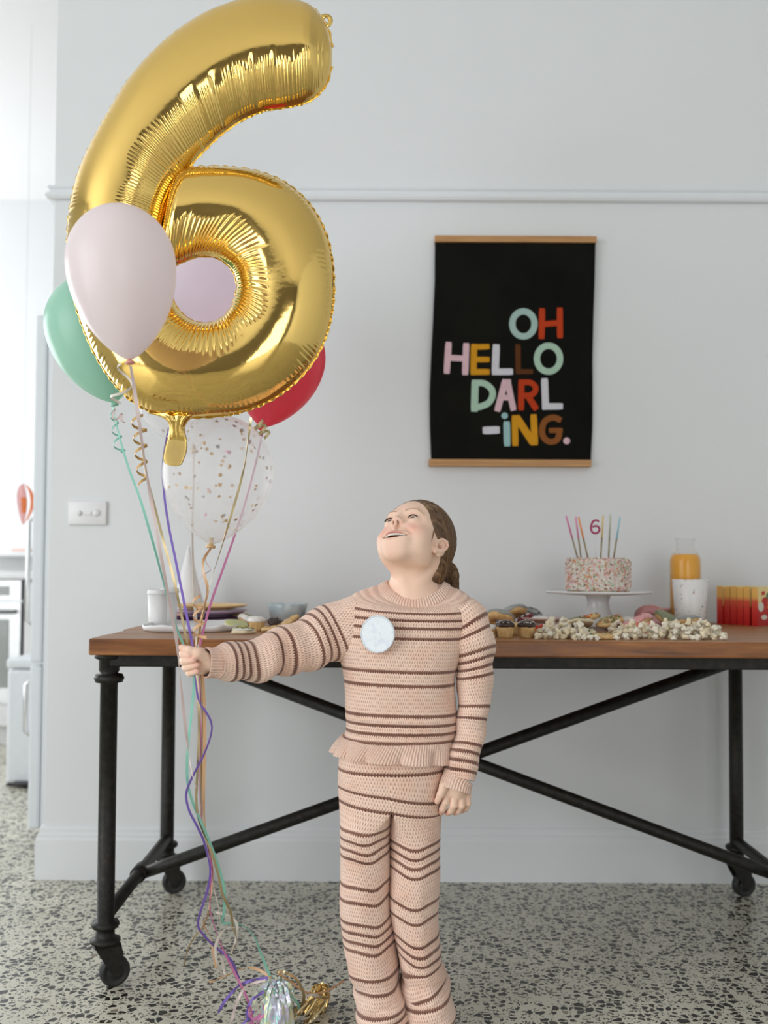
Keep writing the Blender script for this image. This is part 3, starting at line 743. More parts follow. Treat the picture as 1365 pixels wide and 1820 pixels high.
def ribbon_strip(path, wid, tw0, tw1, seed, th=.00025, tfreq=0.0):
    p = np.asarray(path, float); n = len(p); T = np.gradient(p, axis=0); T /= np.linalg.norm(T, axis=1)[:, None] + 1e-9
    view = np.array([0, 1.0, 0]); S = np.cross(T, view); bad = np.linalg.norm(S, axis=1) < .15; S[bad] = [1, 0, 0]
    S -= T*(S*T).sum(1)[:, None]; S /= np.linalg.norm(S, axis=1)[:, None]; Nn = np.cross(S, T)
    s = np.linspace(0, 1, n); ang = tw0 + (tw1 - tw0)*s + tfreq*rnd1(s, 9, seed)
    W = S*np.cos(ang)[:, None] + Nn*np.sin(ang)[:, None]; N = np.cross(W, T)
    h = wid/2
    V = np.stack([p - W*h - N*th, p + W*h - N*th, p + W*h + N*th, p - W*h + N*th], 1)
    F = gridfaces(n, 4, False, True).tolist(); F += [[3, 2, 1, 0], [4*(n-1) + i for i in range(4)]]
    return V.reshape(-1, 3), F
RIBG = 'balloon ribbons'
def ribbon(label, mat, pts, wid=.0050, tw=(0, .6), seed=1, tf=.9, n=260):
    path = catmull(PA(pts), n); path[:, 2] = np.maximum(path[:, 2], .002)
    V, F = ribbon_strip(path, wid*1.08, tw[0], tw[1] + .7, seed, tfreq=tf*1.3)
    return tag(add_mesh('ribbon', V, F, RB[mat], None, False), label, 'ribbon', RIBG)
def coil_path(p0, p1, r, turns, n=140, r1=None, ph=0.0, flat=.8):
    p0, p1 = np.array(p0), np.array(p1); s = np.linspace(0, 1, n); ax = (p1 - p0)/np.linalg.norm(p1 - p0)
    x = np.cross(ax, [0, 1, 0]); x /= np.linalg.norm(x); y = np.cross(ax, x); rr = r + ((r1 or r) - r)*s; a = ph + 2*PI*turns*s
    return p0 + (p1 - p0)*s[:, None] + rr[:, None]*(np.cos(a)[:, None]*x + flat*np.sin(a)[:, None]*y)
def curl(label, mat, a, b, r, turns, r1=None, ph=0.0, wid=.0048, n=160):
    path = coil_path(P(*a), P(*b), r, turns, n, r1, ph); path[:, 2] = np.maximum(path[:, 2], .003)
    T = np.gradient(path, axis=0); ax = np.array(P(*b)) - np.array(P(*a)); ax /= np.linalg.norm(ax)
    h = wid/2; Nn = np.cross(T, ax); Nn /= np.linalg.norm(Nn, axis=1)[:, None] + 1e-9; th = .00025
    V = np.stack([path - ax*h - Nn*th, path + ax*h - Nn*th, path + ax*h + Nn*th, path - ax*h + Nn*th], 1); 
    V[..., 2] = np.maximum(V[..., 2], .001)
    F = gridfaces(n, 4, False, True).tolist() + [[3, 2, 1, 0], [4*(n-1) + i for i in range(4)]]
    return tag(add_mesh('curled_ribbon', V.reshape(-1, 3), F, RB[mat], None, False), label, 'ribbon', 'curled ribbon ends')
HY = 1.93
ribbon('mint ribbon from the green balloon through the fist to the floor', 'mint', [(200, 722, 2.24), (212, 775, 2.2), (228, 830, 2.16), (250, 890, 2.1), (272, 965, 2.06), (292, 1040, 2.0), (310, 1105, 1.95), (326, 1146, 1.925), (338, 1180, 1.935),
       (345, 1208, 1.935), (341, 1260, 1.94), (334, 1330, 1.95), (333, 1385, 1.95), (342, 1425, 1.95), (358, 1462, 1.95), (374, 1500, 1.96), (390, 1545, 1.97), (399, 1585, 1.98), (398, 1622, 2.0), (396, 1640, 2.02), (425, 1642, 2.03), (450, 1662, 2.05), (464, 1696, 2.06), (480, 1735, 2.07)], .0050, (0.2, .5), 3)
ribbon('pale pink ribbon from the blush white balloon, falling outside the fist', 'pale', [(232, 650, 1.70), (240, 700, 1.705), (250, 770, 1.715), (262, 850, 1.74), (276, 930, 1.77), (292, 1020, 1.81), (305, 1090, 1.84), (314, 1140, 1.86), (319, 1190, 1.87), (326, 1260, 1.885), (333, 1320, 1.90), (342, 1378, 1.91), (350, 1400, 1.92)], .0056, (0, .7), 4)
ribbon('gold ribbon from the lower left of the gold six into the fist', 'gold', [(243, 728, 1.94), (252, 790, 1.93), (262, 850, 1.93), (276, 905, 1.92), (290, 960, 1.92), (304, 1010, 1.92), (316, 1062, 1.92), (326, 1110, 1.92), (334, 1146, 1.925), (344, 1180, 1.935),
       (350, 1210, 1.935), (354, 1290, 1.94), (350, 1390, 1.95), (349, 1420, 1.95), (352, 1450, 1.95), (362, 1480, 1.955), (376, 1515, 1.96), (388, 1555, 1.97), (396, 1590, 1.98), (410, 1622, 2.0), (414, 1646, 2.02), (420, 1668, 2.03), (412, 1690, 2.06)], .0046, (-.3, 1.0), 5)
ribbon('purple ribbon passing left of the clear confetti balloon', 'purple', [(300, 760, 2.38), (290, 820, 2.33), (291, 870, 2.2), (299, 930, 2.12), (312, 995, 2.05), (325, 1060, 1.99), (336, 1115, 1.94), (342, 1148, 1.925), (346, 1182, 1.935),
       (349, 1212, 1.935), (354, 1245, 1.935), (374, 1280, 1.935), (375, 1305, 1.94), (362, 1342, 1.94), (340, 1385, 1.94), (331, 1412, 1.945), (336, 1440, 1.945), (350, 1468, 1.95), (364, 1500, 1.96), (374, 1545, 1.97), (368, 1585, 1.98), (356, 1622, 2.0), (352, 1645, 2.02), (362, 1662, 2.03), (385, 1685, 2.05), (410, 1706, 2.06), (425, 1740, 2.1)], .0047, (.1, .2), 6, .5)
ribbon('cream ribbon from the clear balloon behind the gold six', 'white', [(345, 803, 2.42), (343, 890, 2.37), (342, 960, 2.26), (345, 1040, 2.08), (348, 1100, 1.97), (350, 1148, 1.925), (350, 1182, 1.935), (355, 1212, 1.935), (359, 1290, 1.94), (361, 1370, 1.95), (360, 1440, 1.955), (366, 1490, 1.96), (372, 1530, 1.97), (378, 1570, 1.98), (388, 1612, 2.0), (392, 1640, 2.02)], .0056, (0, .9), 7)
ribbon('gold ribbon from the lower right of the gold six into the fist', 'gold', [(446, 742, 1.97), (442, 775, 1.97), (434, 830, 1.97), (420, 885, 1.96), (405, 935, 1.95), (390, 985, 1.945), (374, 1035, 1.94), (362, 1085, 1.93), (354, 1125, 1.93), (350, 1150, 1.925), (350, 1182, 1.935), (358, 1215, 1.935), (360, 1300, 1.94), (357, 1400, 1.95), (356, 1450, 1.95)], .0046, (0, 1.4), 8)
ribbon('hot pink ribbon from the coral red balloon behind the clear confetti balloon', 'pink', [(467, 766, 2.24), (453, 830, 2.38), (434, 900, 2.37), (416, 955, 2.28), (396, 1012, 2.13), (376, 1068, 2.0), (362, 1118, 1.94), (355, 1150, 1.925), (354, 1182, 1.935),
       (356, 1212, 1.935), (358, 1290, 1.94), (356, 1380, 1.95), (358, 1450, 1.955), (370, 1500, 1.965), (377, 1545, 1.97), (374, 1580, 1.98), (374, 1620, 2.0), (384, 1655, 2.03), (400, 1695, 2.04), (420, 1735, 2.05), (438, 1772, 2.06), (447, 1800, 2.065), (450, 1835, 2.06)], .0046, (0.1, .4), 9, .6)
ribbon('peach ribbon from the knot of the clear confetti balloon', 'peach', [(375, 974, 2.2), (362, 995, 2.15), (362, 1018, 2.1), (369, 1046, 2.05), (364, 1075, 2.0), (356, 1110, 1.95), (353, 1148, 1.925), (355, 1182, 1.935), (361, 1212, 1.935), (364, 1300, 1.94), (362, 1400, 1.95), (364, 1460, 1.955), (372, 1510, 1.965), (378, 1550, 1.975), (372, 1610, 2.0), (362, 1640, 2.03), (374, 1668, 2.06), (384, 1720, 2.1)], .0056, (0, 1.1), 10)
# curls near the balloons and fist
curl('mint curl hanging below the mint green balloon', 'mint', (200, 728, 2.235), (214, 808, 2.2), .006, 3.2, .013)
curl('cream curl looping beside the blush white balloon knot', 'white', (222, 646, 1.70), (214, 722, 1.73), .011, 1.4, .020, 2.0, .005)
curl('pale pink curl just below the mint balloon knot', 'pale', (200, 736, 2.0), (222, 745, 2.0), .010, 1.6, .007)
curl('tan gold curl left of the pale pink ribbon', 'tan', (247, 742, 1.93), (254, 862, 1.90), .015, 4.3, .009, .8, .006)
curl('gold curl knotted beside the coral red balloon', 'gold', (458, 752, 1.99), (474, 775, 2.0), .013, 2.3, .010, .4, .006)
curl('peach curl just above the fist', 'peach', (350, 1060, 1.95), (356, 1136, 1.91), .008, 3.0, .013, .3, .006)
curl('pale pink curl hanging from the confetti balloon knot', 'pale', (372, 978, 2.18), (360, 1050, 2.08), .008, 1.3, .012, 2.2, .005)
# tails lying on the floor: each its own ribbon end
def tail(label, mat, pts, wid=.0052, tw=(0, .8), seed=1, tf=1.0):
    path = catmull(PA(pts), 90); path[:, 2] = np.maximum(path[:, 2], .0035)
    V, F = ribbon_strip(path, wid, tw[0], tw[1], seed, tfreq=tf); V[:, 2] = np.maximum(V[:, 2], .0008)
    return tag(add_mesh('ribbon_tail', V, F, RB[mat], None, False), label, 'ribbon', 'ribbon tails on the floor')
tail('purple tail arching left from the iridescent weight', 'purple', [(476, 1738, 2.06), (450, 1742, 2.06), (425, 1752, 2.06), (402, 1776, 2.07), (388, 1800, 2.1)], .006, (0, .5), 2)
tail('pale pink tail arching down left of the iridescent weight', 'pale', [(472, 1742, 2.05), (440, 1752, 2.05), (424, 1775, 2.04), (414, 1805, 2.05), (410, 1832, 2.06)], .005, (0, .5), 3)
tail('cream loop hanging left of the hot pink ribbon', 'white', [(384, 1622, 2.0), (402, 1626, 2.01), (420, 1640, 2.02), (420, 1668, 2.03), (410, 1695, 2.05)], .0055, (0, .6), 4)
tail('cream loop swinging out to the right of the strands', 'white', [(416, 1648, 2.02), (396, 1655, 2.02), (383, 1682, 2.04), (386, 1712, 2.07), (398, 1735, 2.11), (396, 1712, 2.1), (388, 1690, 2.08)], .0055, (.2, 1.0), 5)
tail('peach tail running left across the floor', 'peach', [(482, 1738, 2.07), (456, 1722, 2.09), (430, 1722, 2.11), (400, 1735, 2.13), (372, 1746, 2.16)], .0055, (0, .8), 6)
tail('thin tan tail trailing far left of the strands', 'tan', [(374, 1618, 2.0), (360, 1648, 2.03), (344, 1668, 2.07), (332, 1692, 2.14), (327, 1718, 2.23)], .0025, (0, .5), 7)
tail('gold tail arching right from the iridescent weight', 'gold', [(492, 1726, 2.06), (510, 1730, 2.06), (528, 1742, 2.07), (540, 1768, 2.09), (536, 1792, 2.12)], .006, (0, .7), 8)
tail('peach tail reaching right over the gold weight', 'peach', [(494, 1730, 2.07), (516, 1744, 2.09), (545, 1764, 2.13), (580, 1762, 2.16), (612, 1742, 2.22)], .0045, (0, .9), 9)
tail('hot pink tail looping below the purple tail', 'pink', [(455, 1775, 2.06), (440, 1795, 2.06), (452, 1812, 2.06), (470, 1802, 2.06), (466, 1782, 2.07)], .0055, (0, .7), 10)
tail('mauve purple tail looping beside the iridescent weight', 'purple', [(470, 1762, 2.06), (448, 1778, 2.05), (438, 1800, 2.05), (446, 1815, 2.06)], .0055, (0, .9), 11)
tail('cream tail lying between both balloon weights', 'white', [(505, 1760, 2.10), (530, 1772, 2.11), (556, 1768, 2.13), (574, 1772, 2.16)], .0055, (.3, .9), 12)
tail('mint tail lying low right of the iridescent weight', 'mint', [(512, 1765, 2.09), (530, 1785, 2.11), (528, 1800, 2.11), (520, 1808, 2.10)], .005, (.3, .9), 13)

rgc = np.random.default_rng(44)
def tangle(label, mat, n, px, py, Y, spread, rad):
    for k in range(n):
        c = np.array(P(px + rgc.normal(0, spread), py + rgc.normal(0, spread*.5), Y + rgc.normal(0, .015))); r = rad*rgc.uniform(.7, 1.3); a0 = rgc.uniform(0, 6.28); tl = rgc.uniform(.5, 1.0)
        s = np.linspace(0, 1, 48); an = a0 + s*rgc.uniform(4, 7.5); rr_ = r*(1 + .5*s)
        path = c + np.stack([rr_*np.cos(an), rr_*.7*np.sin(an + tl), rr_*(.75 + .75*np.sin(an*1.0 + tl*2))], 1); path[:, 2] += .004 - min(0, path[:, 2].min()); path[:, 2] -= path[:, 2].min() - .004
        V, F = ribbon_strip(path, .0048, a0, a0 + 1.2, k, tfreq=.8); V[:, 2] = np.maximum(V[:, 2], .0008)
        tag(add_mesh('curled_ribbon', V, F, RB[mat], None, False), label, 'ribbon', label)
tangle('gold curl tangled between the pearl and the gold balloon weight', 'gold', 5, 545, 1778, 2.12, 14, .017)
tangle('tan curl tangled beside the gold balloon weight', 'tan', 3, 532, 1790, 2.11, 12, .016)
tangle('hot pink curl tangled left of the pearl balloon weight', 'pink', 1, 452, 1790, 2.07, 8, .017)
tangle('purple curl tangled left of the pearl balloon weight', 'purple', 1, 446, 1796, 2.06, 8, .018)
tangle('cream curl tangled right behind the pearl balloon weight', 'white', 1, 530, 1764, 2.14, 10, .020)

# ------------------------------------------------------------------ balloon weights
def irid():
    t = NT('iridescent_foil'); v = t.obj()
    n = t.noise(40, 4, v); lw = t.node('ShaderNodeLayerWeight'); lw.inputs[0].default_value = .5
    f = t.math('FRACT', t.math('ADD', t.math('MULTIPLY', n, 2.6), lw.outputs['Facing']))
    t.set(col=t.ramp(f, [(0, srgb(176, 222, 220)), (.25, srgb(216, 204, 232)), (.5, srgb(216, 232, 230)), (.7, srgb(226, 222, 160)), (.85, srgb(150, 214, 206)), (1, srgb(200, 224, 230))]), rough=.2, metal=.35)
    return t.m
M_IRID = irid()
def foil_weight(name, label, base, h, r, mat, seed, fr, lean=(0, 0), neck=.72):
    t = thing(name, label, 'balloon weight', base); rg = np.random.default_rng(seed); n, m = 46, 72
    pr = [(0, 0), (1.0, .0), (1.08, .04), (1.04, .2), (.98, .4), (.9, .58), (.62, neck), (.36, neck + .06), (.34, neck + .1)]
    s = np.linspace(0, len(pr) - 1, n); rr = np.interp(s, range(len(pr)), [a for a, b in pr])*r; zz = np.interp(s, range(len(pr)), [b for a, b in pr])*h
    th = np.linspace(0, 2*PI, m, endpoint=False); ph = rg.uniform(0, 6, 8)
    cr = sum(np.sin(k*th + ph[i] + 1.5*np.sin(zz[:, None]*60 + ph[-i]))*a for i, (k, a) in enumerate(((5, .05), (9, .06), (14, .05), (21, .045))))
    R_ = rr[:, None]*(1 + cr)
    V = np.stack([R_*np.cos(th) + lean[0]*zz[:, None], R_*np.sin(th) + lean[1]*zz[:, None], np.repeat(zz[:, None], m, 1)], -1) + np.array(base)
    add_mesh('wrapped_body', V, gridfaces(n, m, False, True), mat, t)
    top = np.array(base) + [lean[0]*h*.8, lean[1]*h*.8, h*(neck + .07)]
    V, F = lathe([(0, -.003), (.36*r + .002, -.003), (.36*r + .003, 0), (.36*r + .002, .003), (0, .003)], 20, top); add_mesh('tie', V, F, RB['gold'], t)
    for k in range(fr):
        a = rg.uniform(0, 2*PI); L_ = rg.uniform(.55, 1.1)*h*.55; out = rg.uniform(.3, 1.0)
        pts = [top, top + np.array([math.cos(a)*.3*L_*out, math.sin(a)*.3*L_*out, .34*L_]), top + np.array([math.cos(a)*.75*L_*out, math.sin(a)*.75*L_*out, .38*L_*(1 - .6*out)]), top + np.array([math.cos(a)*1.05*L_*out, math.sin(a)*1.05*L_*out, -.3*L_*out])]
        V, F = ribbon_strip(catmull(pts, 14), .007*r/.026, rg.uniform(-1, 1), rg.uniform(-1, 1), k, tfreq=1)
        V[:, 2] = np.maximum(V[:, 2], .001); add_mesh('foil_strip', V, F, mat, t, False)
    return t
by = floorY(1834)
foil_weight('balloon_weight', 'iridescent pearl foil balloon weight standing at the ribbon ends', P(492, 1834, by), .105, .031, M_IRID, 3, 26)
gy = floorY(1796)
foil_weight('balloon_weight', 'crumpled gold foil balloon weight lying right of the pearl one', P(556, 1796, gy), .052, .024, simple('crumpled_gold_foil', (0.75, 0.53, 0.2), .25, .9), 8, 26, (.5, .1))
# ------------------------------------------------------------------ things on the table
def TP(px, py):
    """table-top point under pixel (px, py)"""
    lo, hi = 1.6, 4.5
    for _ in range(50):
        m = (lo + hi)/2
        # height falls towards TT as depth grows for rows under the horizon
        if P(px, py, m).z > TT: lo = m
        else: hi = m
    return np.array([P(px, py, m).x, m, TT])
def TB(px, Y): return np.array([P(px, 1100, Y).x, Y, TT])
def lat(name, prof, c, mat, parent=None, n=40, **kw):
    V, F = lathe(prof, n, c); return add_mesh(name, V, F, mat, parent, **kw)
M_CER = simple('white_glazed_ceramic', (0.83, 0.83, 0.83), .18, var=.01)
# cake stand
CS = TB(1063, 2.76); zpl = P(1063, 1053, 2.76).z; k = 2.76/FOC
st_ = thing('cake_stand', 'white ceramic cake stand under the sprinkle cake', 'cake stand', CS)
lat('pedestal', [(0, .0), (.054, 0), (.056, .004), (.050, .012), (.040, .03), (.032, .05), (.029, .065), (.033, zpl - TT - .012), (.04, zpl - TT - .004), (0, zpl - TT - .004)], CS, M_CER, st_)
lat('plate', [(0, zpl - TT - .006), (.09, zpl - TT - .006), (.142, zpl - TT - .002), (.147, zpl - TT + .002), (.146, zpl - TT + .005), (.14, zpl - TT + .003), (0, zpl - TT + .001)], CS, M_CER, st_, 64)
# cake
def sprinkle_mat():
    t = NT('sprinkle_coating'); v = t.obj(); vo = t.vor(230, 'F1', v)
    s = t.node('ShaderNodeSeparateColor'); t.link(vo.outputs['Color'], s.inputs[0])
    c = t.ramp(s.outputs[0], [(0, srgb(240, 234, 224)), (.42, srgb(232, 220, 206)), (.58, srgb(230, 186, 178)), (.66, srgb(222, 172, 124)), (.74, srgb(190, 204, 176)), (.80, srgb(216, 150, 116)), (.86, srgb(240, 232, 222)), (.95, srgb(140, 110, 90))], 'CONSTANT')
    t.set(col=c, rough=.6); t.bump(vo.outputs['Distance'], .9, .004); return t.m
M_SPR = sprinkle_mat()
rc = 56*2.76/FOC; hc = .089; cb = np.array([CS[0], CS[1], zpl + .0035])
ck = thing('cake', 'round birthday cake coated all over in pastel sprinkles', 'cake', cb)
pr = [(0, 0), (rc - .004, 0)] + [(rc, z) for z in np.linspace(.004, hc - .008, 16)] + [(rc - .003, hc - .002), (rc - .009, hc)] + [(r, hc + .0005) for r in np.linspace(rc - .016, 0, 10)]
V, F = lathe(pr, 96); nz = rnd1(np.arange(V.shape[0]*V.shape[1])*1.0, .73, 3).reshape(V.shape[:2])
V[..., :2] *= (1 + .012*nz)[..., None]; V[18:, :, 2] += .0012*nz[18:]; V[:2, :, 2] = np.maximum(V[:2, :, 2], 0)
add_mesh('sponge', V + cb, F, M_SPR, ck, False)
sb = bmesh.new(); rg = np.random.default_rng(5)
pal = [simple('sprinkle_' + n_, srgb(*c_), .4) for n_, c_ in (('white', (244, 238, 230)), ('pink', (236, 160, 170)), ('orange', (226, 140, 70)), ('green', (170, 196, 150)), ('brown', (150, 104, 70)))]
V, Fs, MI = [], [], []
for i in range(900):
    a = rg.uniform(0, 2*PI); top = rg.random() < .22
    if top: r = rc*math.sqrt(rg.random())*.96; p = np.array([r*math.cos(a), r*math.sin(a), hc + .002]); N = np.array([0, 0, 1.0])
    else: p = np.array([rc*math.cos(a), rc*math.sin(a), rg.uniform(.003, hc - .003)]); N = np.array([math.cos(a), math.sin(a), 0]); p += N*.001
    d = rg.normal(0, 1, 3); d -= N*d.dot(N)*.8; d /= np.linalg.norm(d); e = np.cross(N, d); e /= np.linalg.norm(e); f_ = np.cross(d, e); L_, W_ = .0032, .0011
    o = len(V)
    for sx in (-1, 1):
        for sy, sz in ((-1, -1), (1, -1), (1, 1), (-1, 1)): V.append(cb + p + d*sx*L_ + e*sy*W_ + f_*sz*W_)
    Fs += [[o + q for q in fq] for fq in ((0, 1, 2, 3), (7, 6, 5, 4), (0, 4, 5, 1), (1, 5, 6, 2), (2, 6, 7, 3), (3, 7, 4, 0))]; MI += [int(rg.choice([0, 0, 0, 0, 0, 1, 1, 2, 3, 4]))]*6
sb.free(); so = add_mesh('sprinkles', V, Fs, None, ck, False, kind='stuff')
for m in pal: so.data.materials.append(m)
so.data.polygons.foreach_set('material_index', np.array(MI, np.int32))
# candles
M_GL = simple('gold_glitter_candle', srgb(150, 132, 92), .45, .5, .25, 400)
for bot, top, cen_y, col, nm, lab in (((1025, 986), (1006, 916), .02, (226, 120, 176), 'pink', 'tall pink and gold candle, outermost on the pink side of the cake'), ((1032, 986), (1023, 918), -.02, (236, 150, 190), 'rose', 'rose pink and gold candle crossing just behind the orange one'),
        ((1043, 984), (1028, 918), -.05, (244, 150, 84), 'orange', 'orange and gold candle leaning toward the pink ones'), ((1068, 984), (1072, 915), -.03, (226, 200, 130), 'yellow', 'upright yellow and gold candle beside the number six pick'),
        ((1082, 983), (1085, 913), .02, (196, 206, 180), 'sage', 'pale sage green candle between the yellow and the blue one'), ((1092, 983), (1102, 918), -.01, (150, 204, 220), 'blue', 'pale blue candle leaning outward at the cake edge')):
    Yc = 2.76 + cen_y; a, b = np.array(P(*bot, Yc)), np.array(P(*top, Yc)); a = a + (a - b)*((a[2] - (zpl + hc - .006))/(b[2] - a[2]))
    cd = thing('candle', lab, 'candle', a, 'slim candles on the cake')
    mm = a + (b - a)*.52
    add_mesh('glitter_base', *tube_bm([a, mm], .0021, 10), M_GL, cd); add_mesh('candle_stick', *tube_bm([mm, a + (b - a)*.97, b], [.0025, .0023, .0006], 10), simple('wax_' + nm, srgb(*col), .4), cd)
Yc = 2.745; M_MAG = simple('magenta_glitter', srgb(176, 30, 96), .45, .1, .3, 500)
pk = thing('cake_pick', 'magenta glitter number six on a thin clear pick in the cake', 'cake topper', P(1058, 988, Yc))
s6 = [(1064.5, 927), (1059.5, 924.5), (1054, 927), (1051, 934), (1050.6, 940), (1052.5, 945.5), (1058, 948), (1063.5, 945.5), (1065.3, 940.5), (1063, 936.2), (1058, 934.8), (1053.5, 937)]
V, F = ribbon_strip(catmull(PA(s6, Yc), 90), .0052, 0, 0, 1, .0015); add_mesh('number', V, F, M_MAG, pk)
tp_ = np.array(P(1058, 948, Yc)); add_mesh('pick', *tube_bm([tp_, (tp_[0] + .001, tp_[1], zpl + hc - .004)], .0011, 8), simple('clear_pick', (.78, .78, .78), .3), pk)
# carafe of juice
cf = TB(1218.5, 2.84); kk = 2.84/FOC
def gl(px): return P(1218, px, 2.84).z - TT
r1 = 27.5*kk
M_GLASS = clear_mat('clear_glass', 3.0, .45, .03, (.9, .92, .92, 1))
M_JUICE = NT('orange_juice'); M_JUICE.set(rough=.25)
M_JUICE.set(col=M_JUICE.ramp(M_JUICE.noise(12, 2, M_JUICE.obj()), [(.3, srgb(238, 166, 40)), (.7, srgb(244, 178, 52))]))
cr_ = thing('juice_carafe', 'glass carafe of orange juice behind the speckled cup', 'carafe', cf)
zs_ = gl(992); zt_ = gl(957)
outer = [(0, 0), (r1 - .004, 0), (r1, .005), (r1, zs_ - .010), (r1*.96, zs_ + .002), (r1*.80, gl(983)), (r1*.62, gl(977)), (r1*.56, gl(972)), (r1*.57, gl(965)), (r1*.66, zt_)]
lat('glass', outer + [(r - .002, z) for r, z in outer[::-1][:-2]] + [(0, .004)], cf, M_GLASS, cr_)
zj = gl(984.5)
lat('juice', [(0, .005), (r1 - .005, .005), (r1 - .0026, .008), (r1 - .0026, zs_ - .010), (r1*.96 - .0026, zs_ + .001), (r1*.80 - .002, zj - .001), (0, zj - .001)], cf, M_JUICE.m, cr_)
# speckled cup
def speckle():
    t = NT('speckled_stoneware'); v = t.obj(); vo = t.vor(125, 'F1', v); s = t.node('ShaderNodeSeparateColor'); t.link(vo.outputs['Color'], s.inputs[0])
    thr = t.math('MULTIPLY', t.math('GREATER_THAN', s.outputs[0], .35), .34)
    m = t.math('LESS_THAN', vo.outputs['Distance'], t.math('MULTIPLY', thr, s.outputs[1]))
    t.set(col=t.mix(m, srgb(234, 232, 230), t.ramp(s.outputs[2], [(0, srgb(96, 104, 104)), (.5, srgb(150, 170, 170)), (.8, srgb(170, 130, 110))], 'CONSTANT')), rough=.3); return t.m
M_SPK = speckle()
def cup(name, lab, c, rt, rb, h, mat, parts=None, th=.0025):
    t = thing(name, lab, 'cup', c)
    o = [(0, 0), (rb - .002, 0), (rb, .002), (rt, h - .001), (rt - th*.5, h), (rt - th, h - .001), (rb - th, .005), (0, .005)]
    lat('body', o, c, mat, t, 48); return t
sc_ = TP(1227, 1114); k2 = sc_[1]/FOC
cup('speckled_cup', 'white speckled ceramic cup in front of the juice carafe', sc_, 31*k2, 25.5*k2, (1114 - 1030)*k2, M_SPK)
# snack boxes
def boxmat():
    t = NT('snack_box_print'); v = t.obj(); sp_ = t.node('ShaderNodeSeparateXYZ'); t.link(v, sp_.inputs[0])
    n = t.noise(35, 2, v)
    c = t.ramp(t.math('MULTIPLY_ADD', n, .004, t.math('MULTIPLY', sp_.outputs[2], 1.0)), [(0, srgb(182, 20, 24)), (.052, srgb(200, 34, 32)), (.060, srgb(236, 190, 96)), (.078, srgb(246, 226, 160)), (1, srgb(246, 226, 160))])
    t.set(col=c, rough=.4); return t.m
def spinemat():
    t = NT('snack_box_spine'); v = t.obj(); sp_ = t.node('ShaderNodeSeparateXYZ'); t.link(v, sp_.inputs[0])
    c = t.ramp(t.math('MULTIPLY_ADD', t.noise(60, 2, v), .004, sp_.outputs[2]), [(0, srgb(190, 26, 28)), (.04, srgb(210, 54, 50)), (.070, srgb(222, 92, 70)), (.084, srgb(240, 190, 104)), (1, srgb(246, 218, 146))])
    t.set(col=c, rough=.4); return t.m
M_BX, M_SPN = boxmat(), spinemat(); ba = math.radians(36); nvec = np.array([math.sin(ba), -math.cos(ba), 0]); tvec = np.array([math.cos(ba), math.sin(ba), 0])
flats = dict(red=simple('print_logo_red', srgb(206, 40, 34), .4), tomato=simple('print_tomato', srgb(198, 34, 20), .4), garlic=simple('print_cream', srgb(230, 226, 210), .4), leaf=simple('print_leaf', srgb(110, 130, 90), .4), orange=simple('print_orange', srgb(232, 130, 50), .4))
b0 = TB(1281, 2.90); labs = ['furthest from the viewer, against the wall', 'second from the wall', 'third from the wall', 'fourth from the wall', 'fifth from the wall', 'nearest, printed front in view']
for i in range(6):
    c = b0 + nvec*(.0215*i + .004*(i == 5)) + tvec*(.0 if i else -.004); wB, dB, hB = .092, .0195, .110 - .002*(i % 2)
    sx = thing('snack_box', 'snack box in the row by the juice, ' + labs[i], 'snack box', c, 'snack boxes in a row')
    def pt(u, d, z): return c + tvec*u + nvec*d + np.array([0, 0, z])
    V = [pt(u, d, z) for z in (0, hB) for d in (-dB/2, dB/2) for u in (0, wB)]
    Fb = [[0, 1, 3, 2][::-1], [4, 5, 7, 6], [0, 1, 5, 4], [2, 3, 7, 6][::-1], [1, 3, 7, 5]]
    sx.rotation_euler = (0, 0, 0)
    bo = add_mesh('carton', np.array(V) - c, Fb, M_BX, sx, False); bo.location = c
    so2 = add_mesh('spine', np.array([pt(-.0006, d, z) for d in (-dB/2, dB/2) for z in (0, hB)] + [pt(.001, d, z) for d in (-dB/2, dB/2) for z in (0, hB)]) - c, [[0, 1, 3, 2], [0, 4, 5, 1], [2, 3, 7, 6], [1, 5, 7, 3], [0, 2, 6, 4]], M_SPN, sx, False); so2.location = c
    for o_ in (bo, so2): o_.matrix_parent_inverse = Matrix.Translation(-Vector(c))
    def disc(nm, u, z, ru, rz, m, dd):
        n_ = 16; vs = [pt(u + ru*math.cos(2*PI*q/n_), dB/2 + d_, z + rz*math.sin(2*PI*q/n_)) for d_ in (dd, dd - .0004) for q in range(n_)]
        add_mesh(nm, vs, [list(range(n_)), list(range(n_, 2*n_))[::-1]] + [[q, (q+1) % n_, n_ + (q+1) % n_, n_ + q] for q in range(n_)], flats[m], sx, False)
    if i == 5:
        vs = [pt(u, dB/2 + d_, z) for d_ in (.0003, .0007) for u, z in ((.018, .086), (.034, .088), (.034, .098), (.018, .096))]
        add_mesh('logo_patch', vs, [[4, 5, 6, 7], [0, 1, 5, 4], [1, 2, 6, 5], [2, 3, 7, 6], [3, 0, 4, 7]], flats['red'], sx, False)
        disc('tomato_print', .034, .066, .016, .015, 'tomato', .0005); disc('garlic_print', .014, .054, .013, .014, 'garlic', .0009); disc('leaf_print', .052, .082, .013, .012, 'leaf', .0004)
        disc('slice_print', .055, .052, .010, .009, 'orange', .0009); disc('swash_print', .030, .024, .014, .007, 'garlic', .0005)
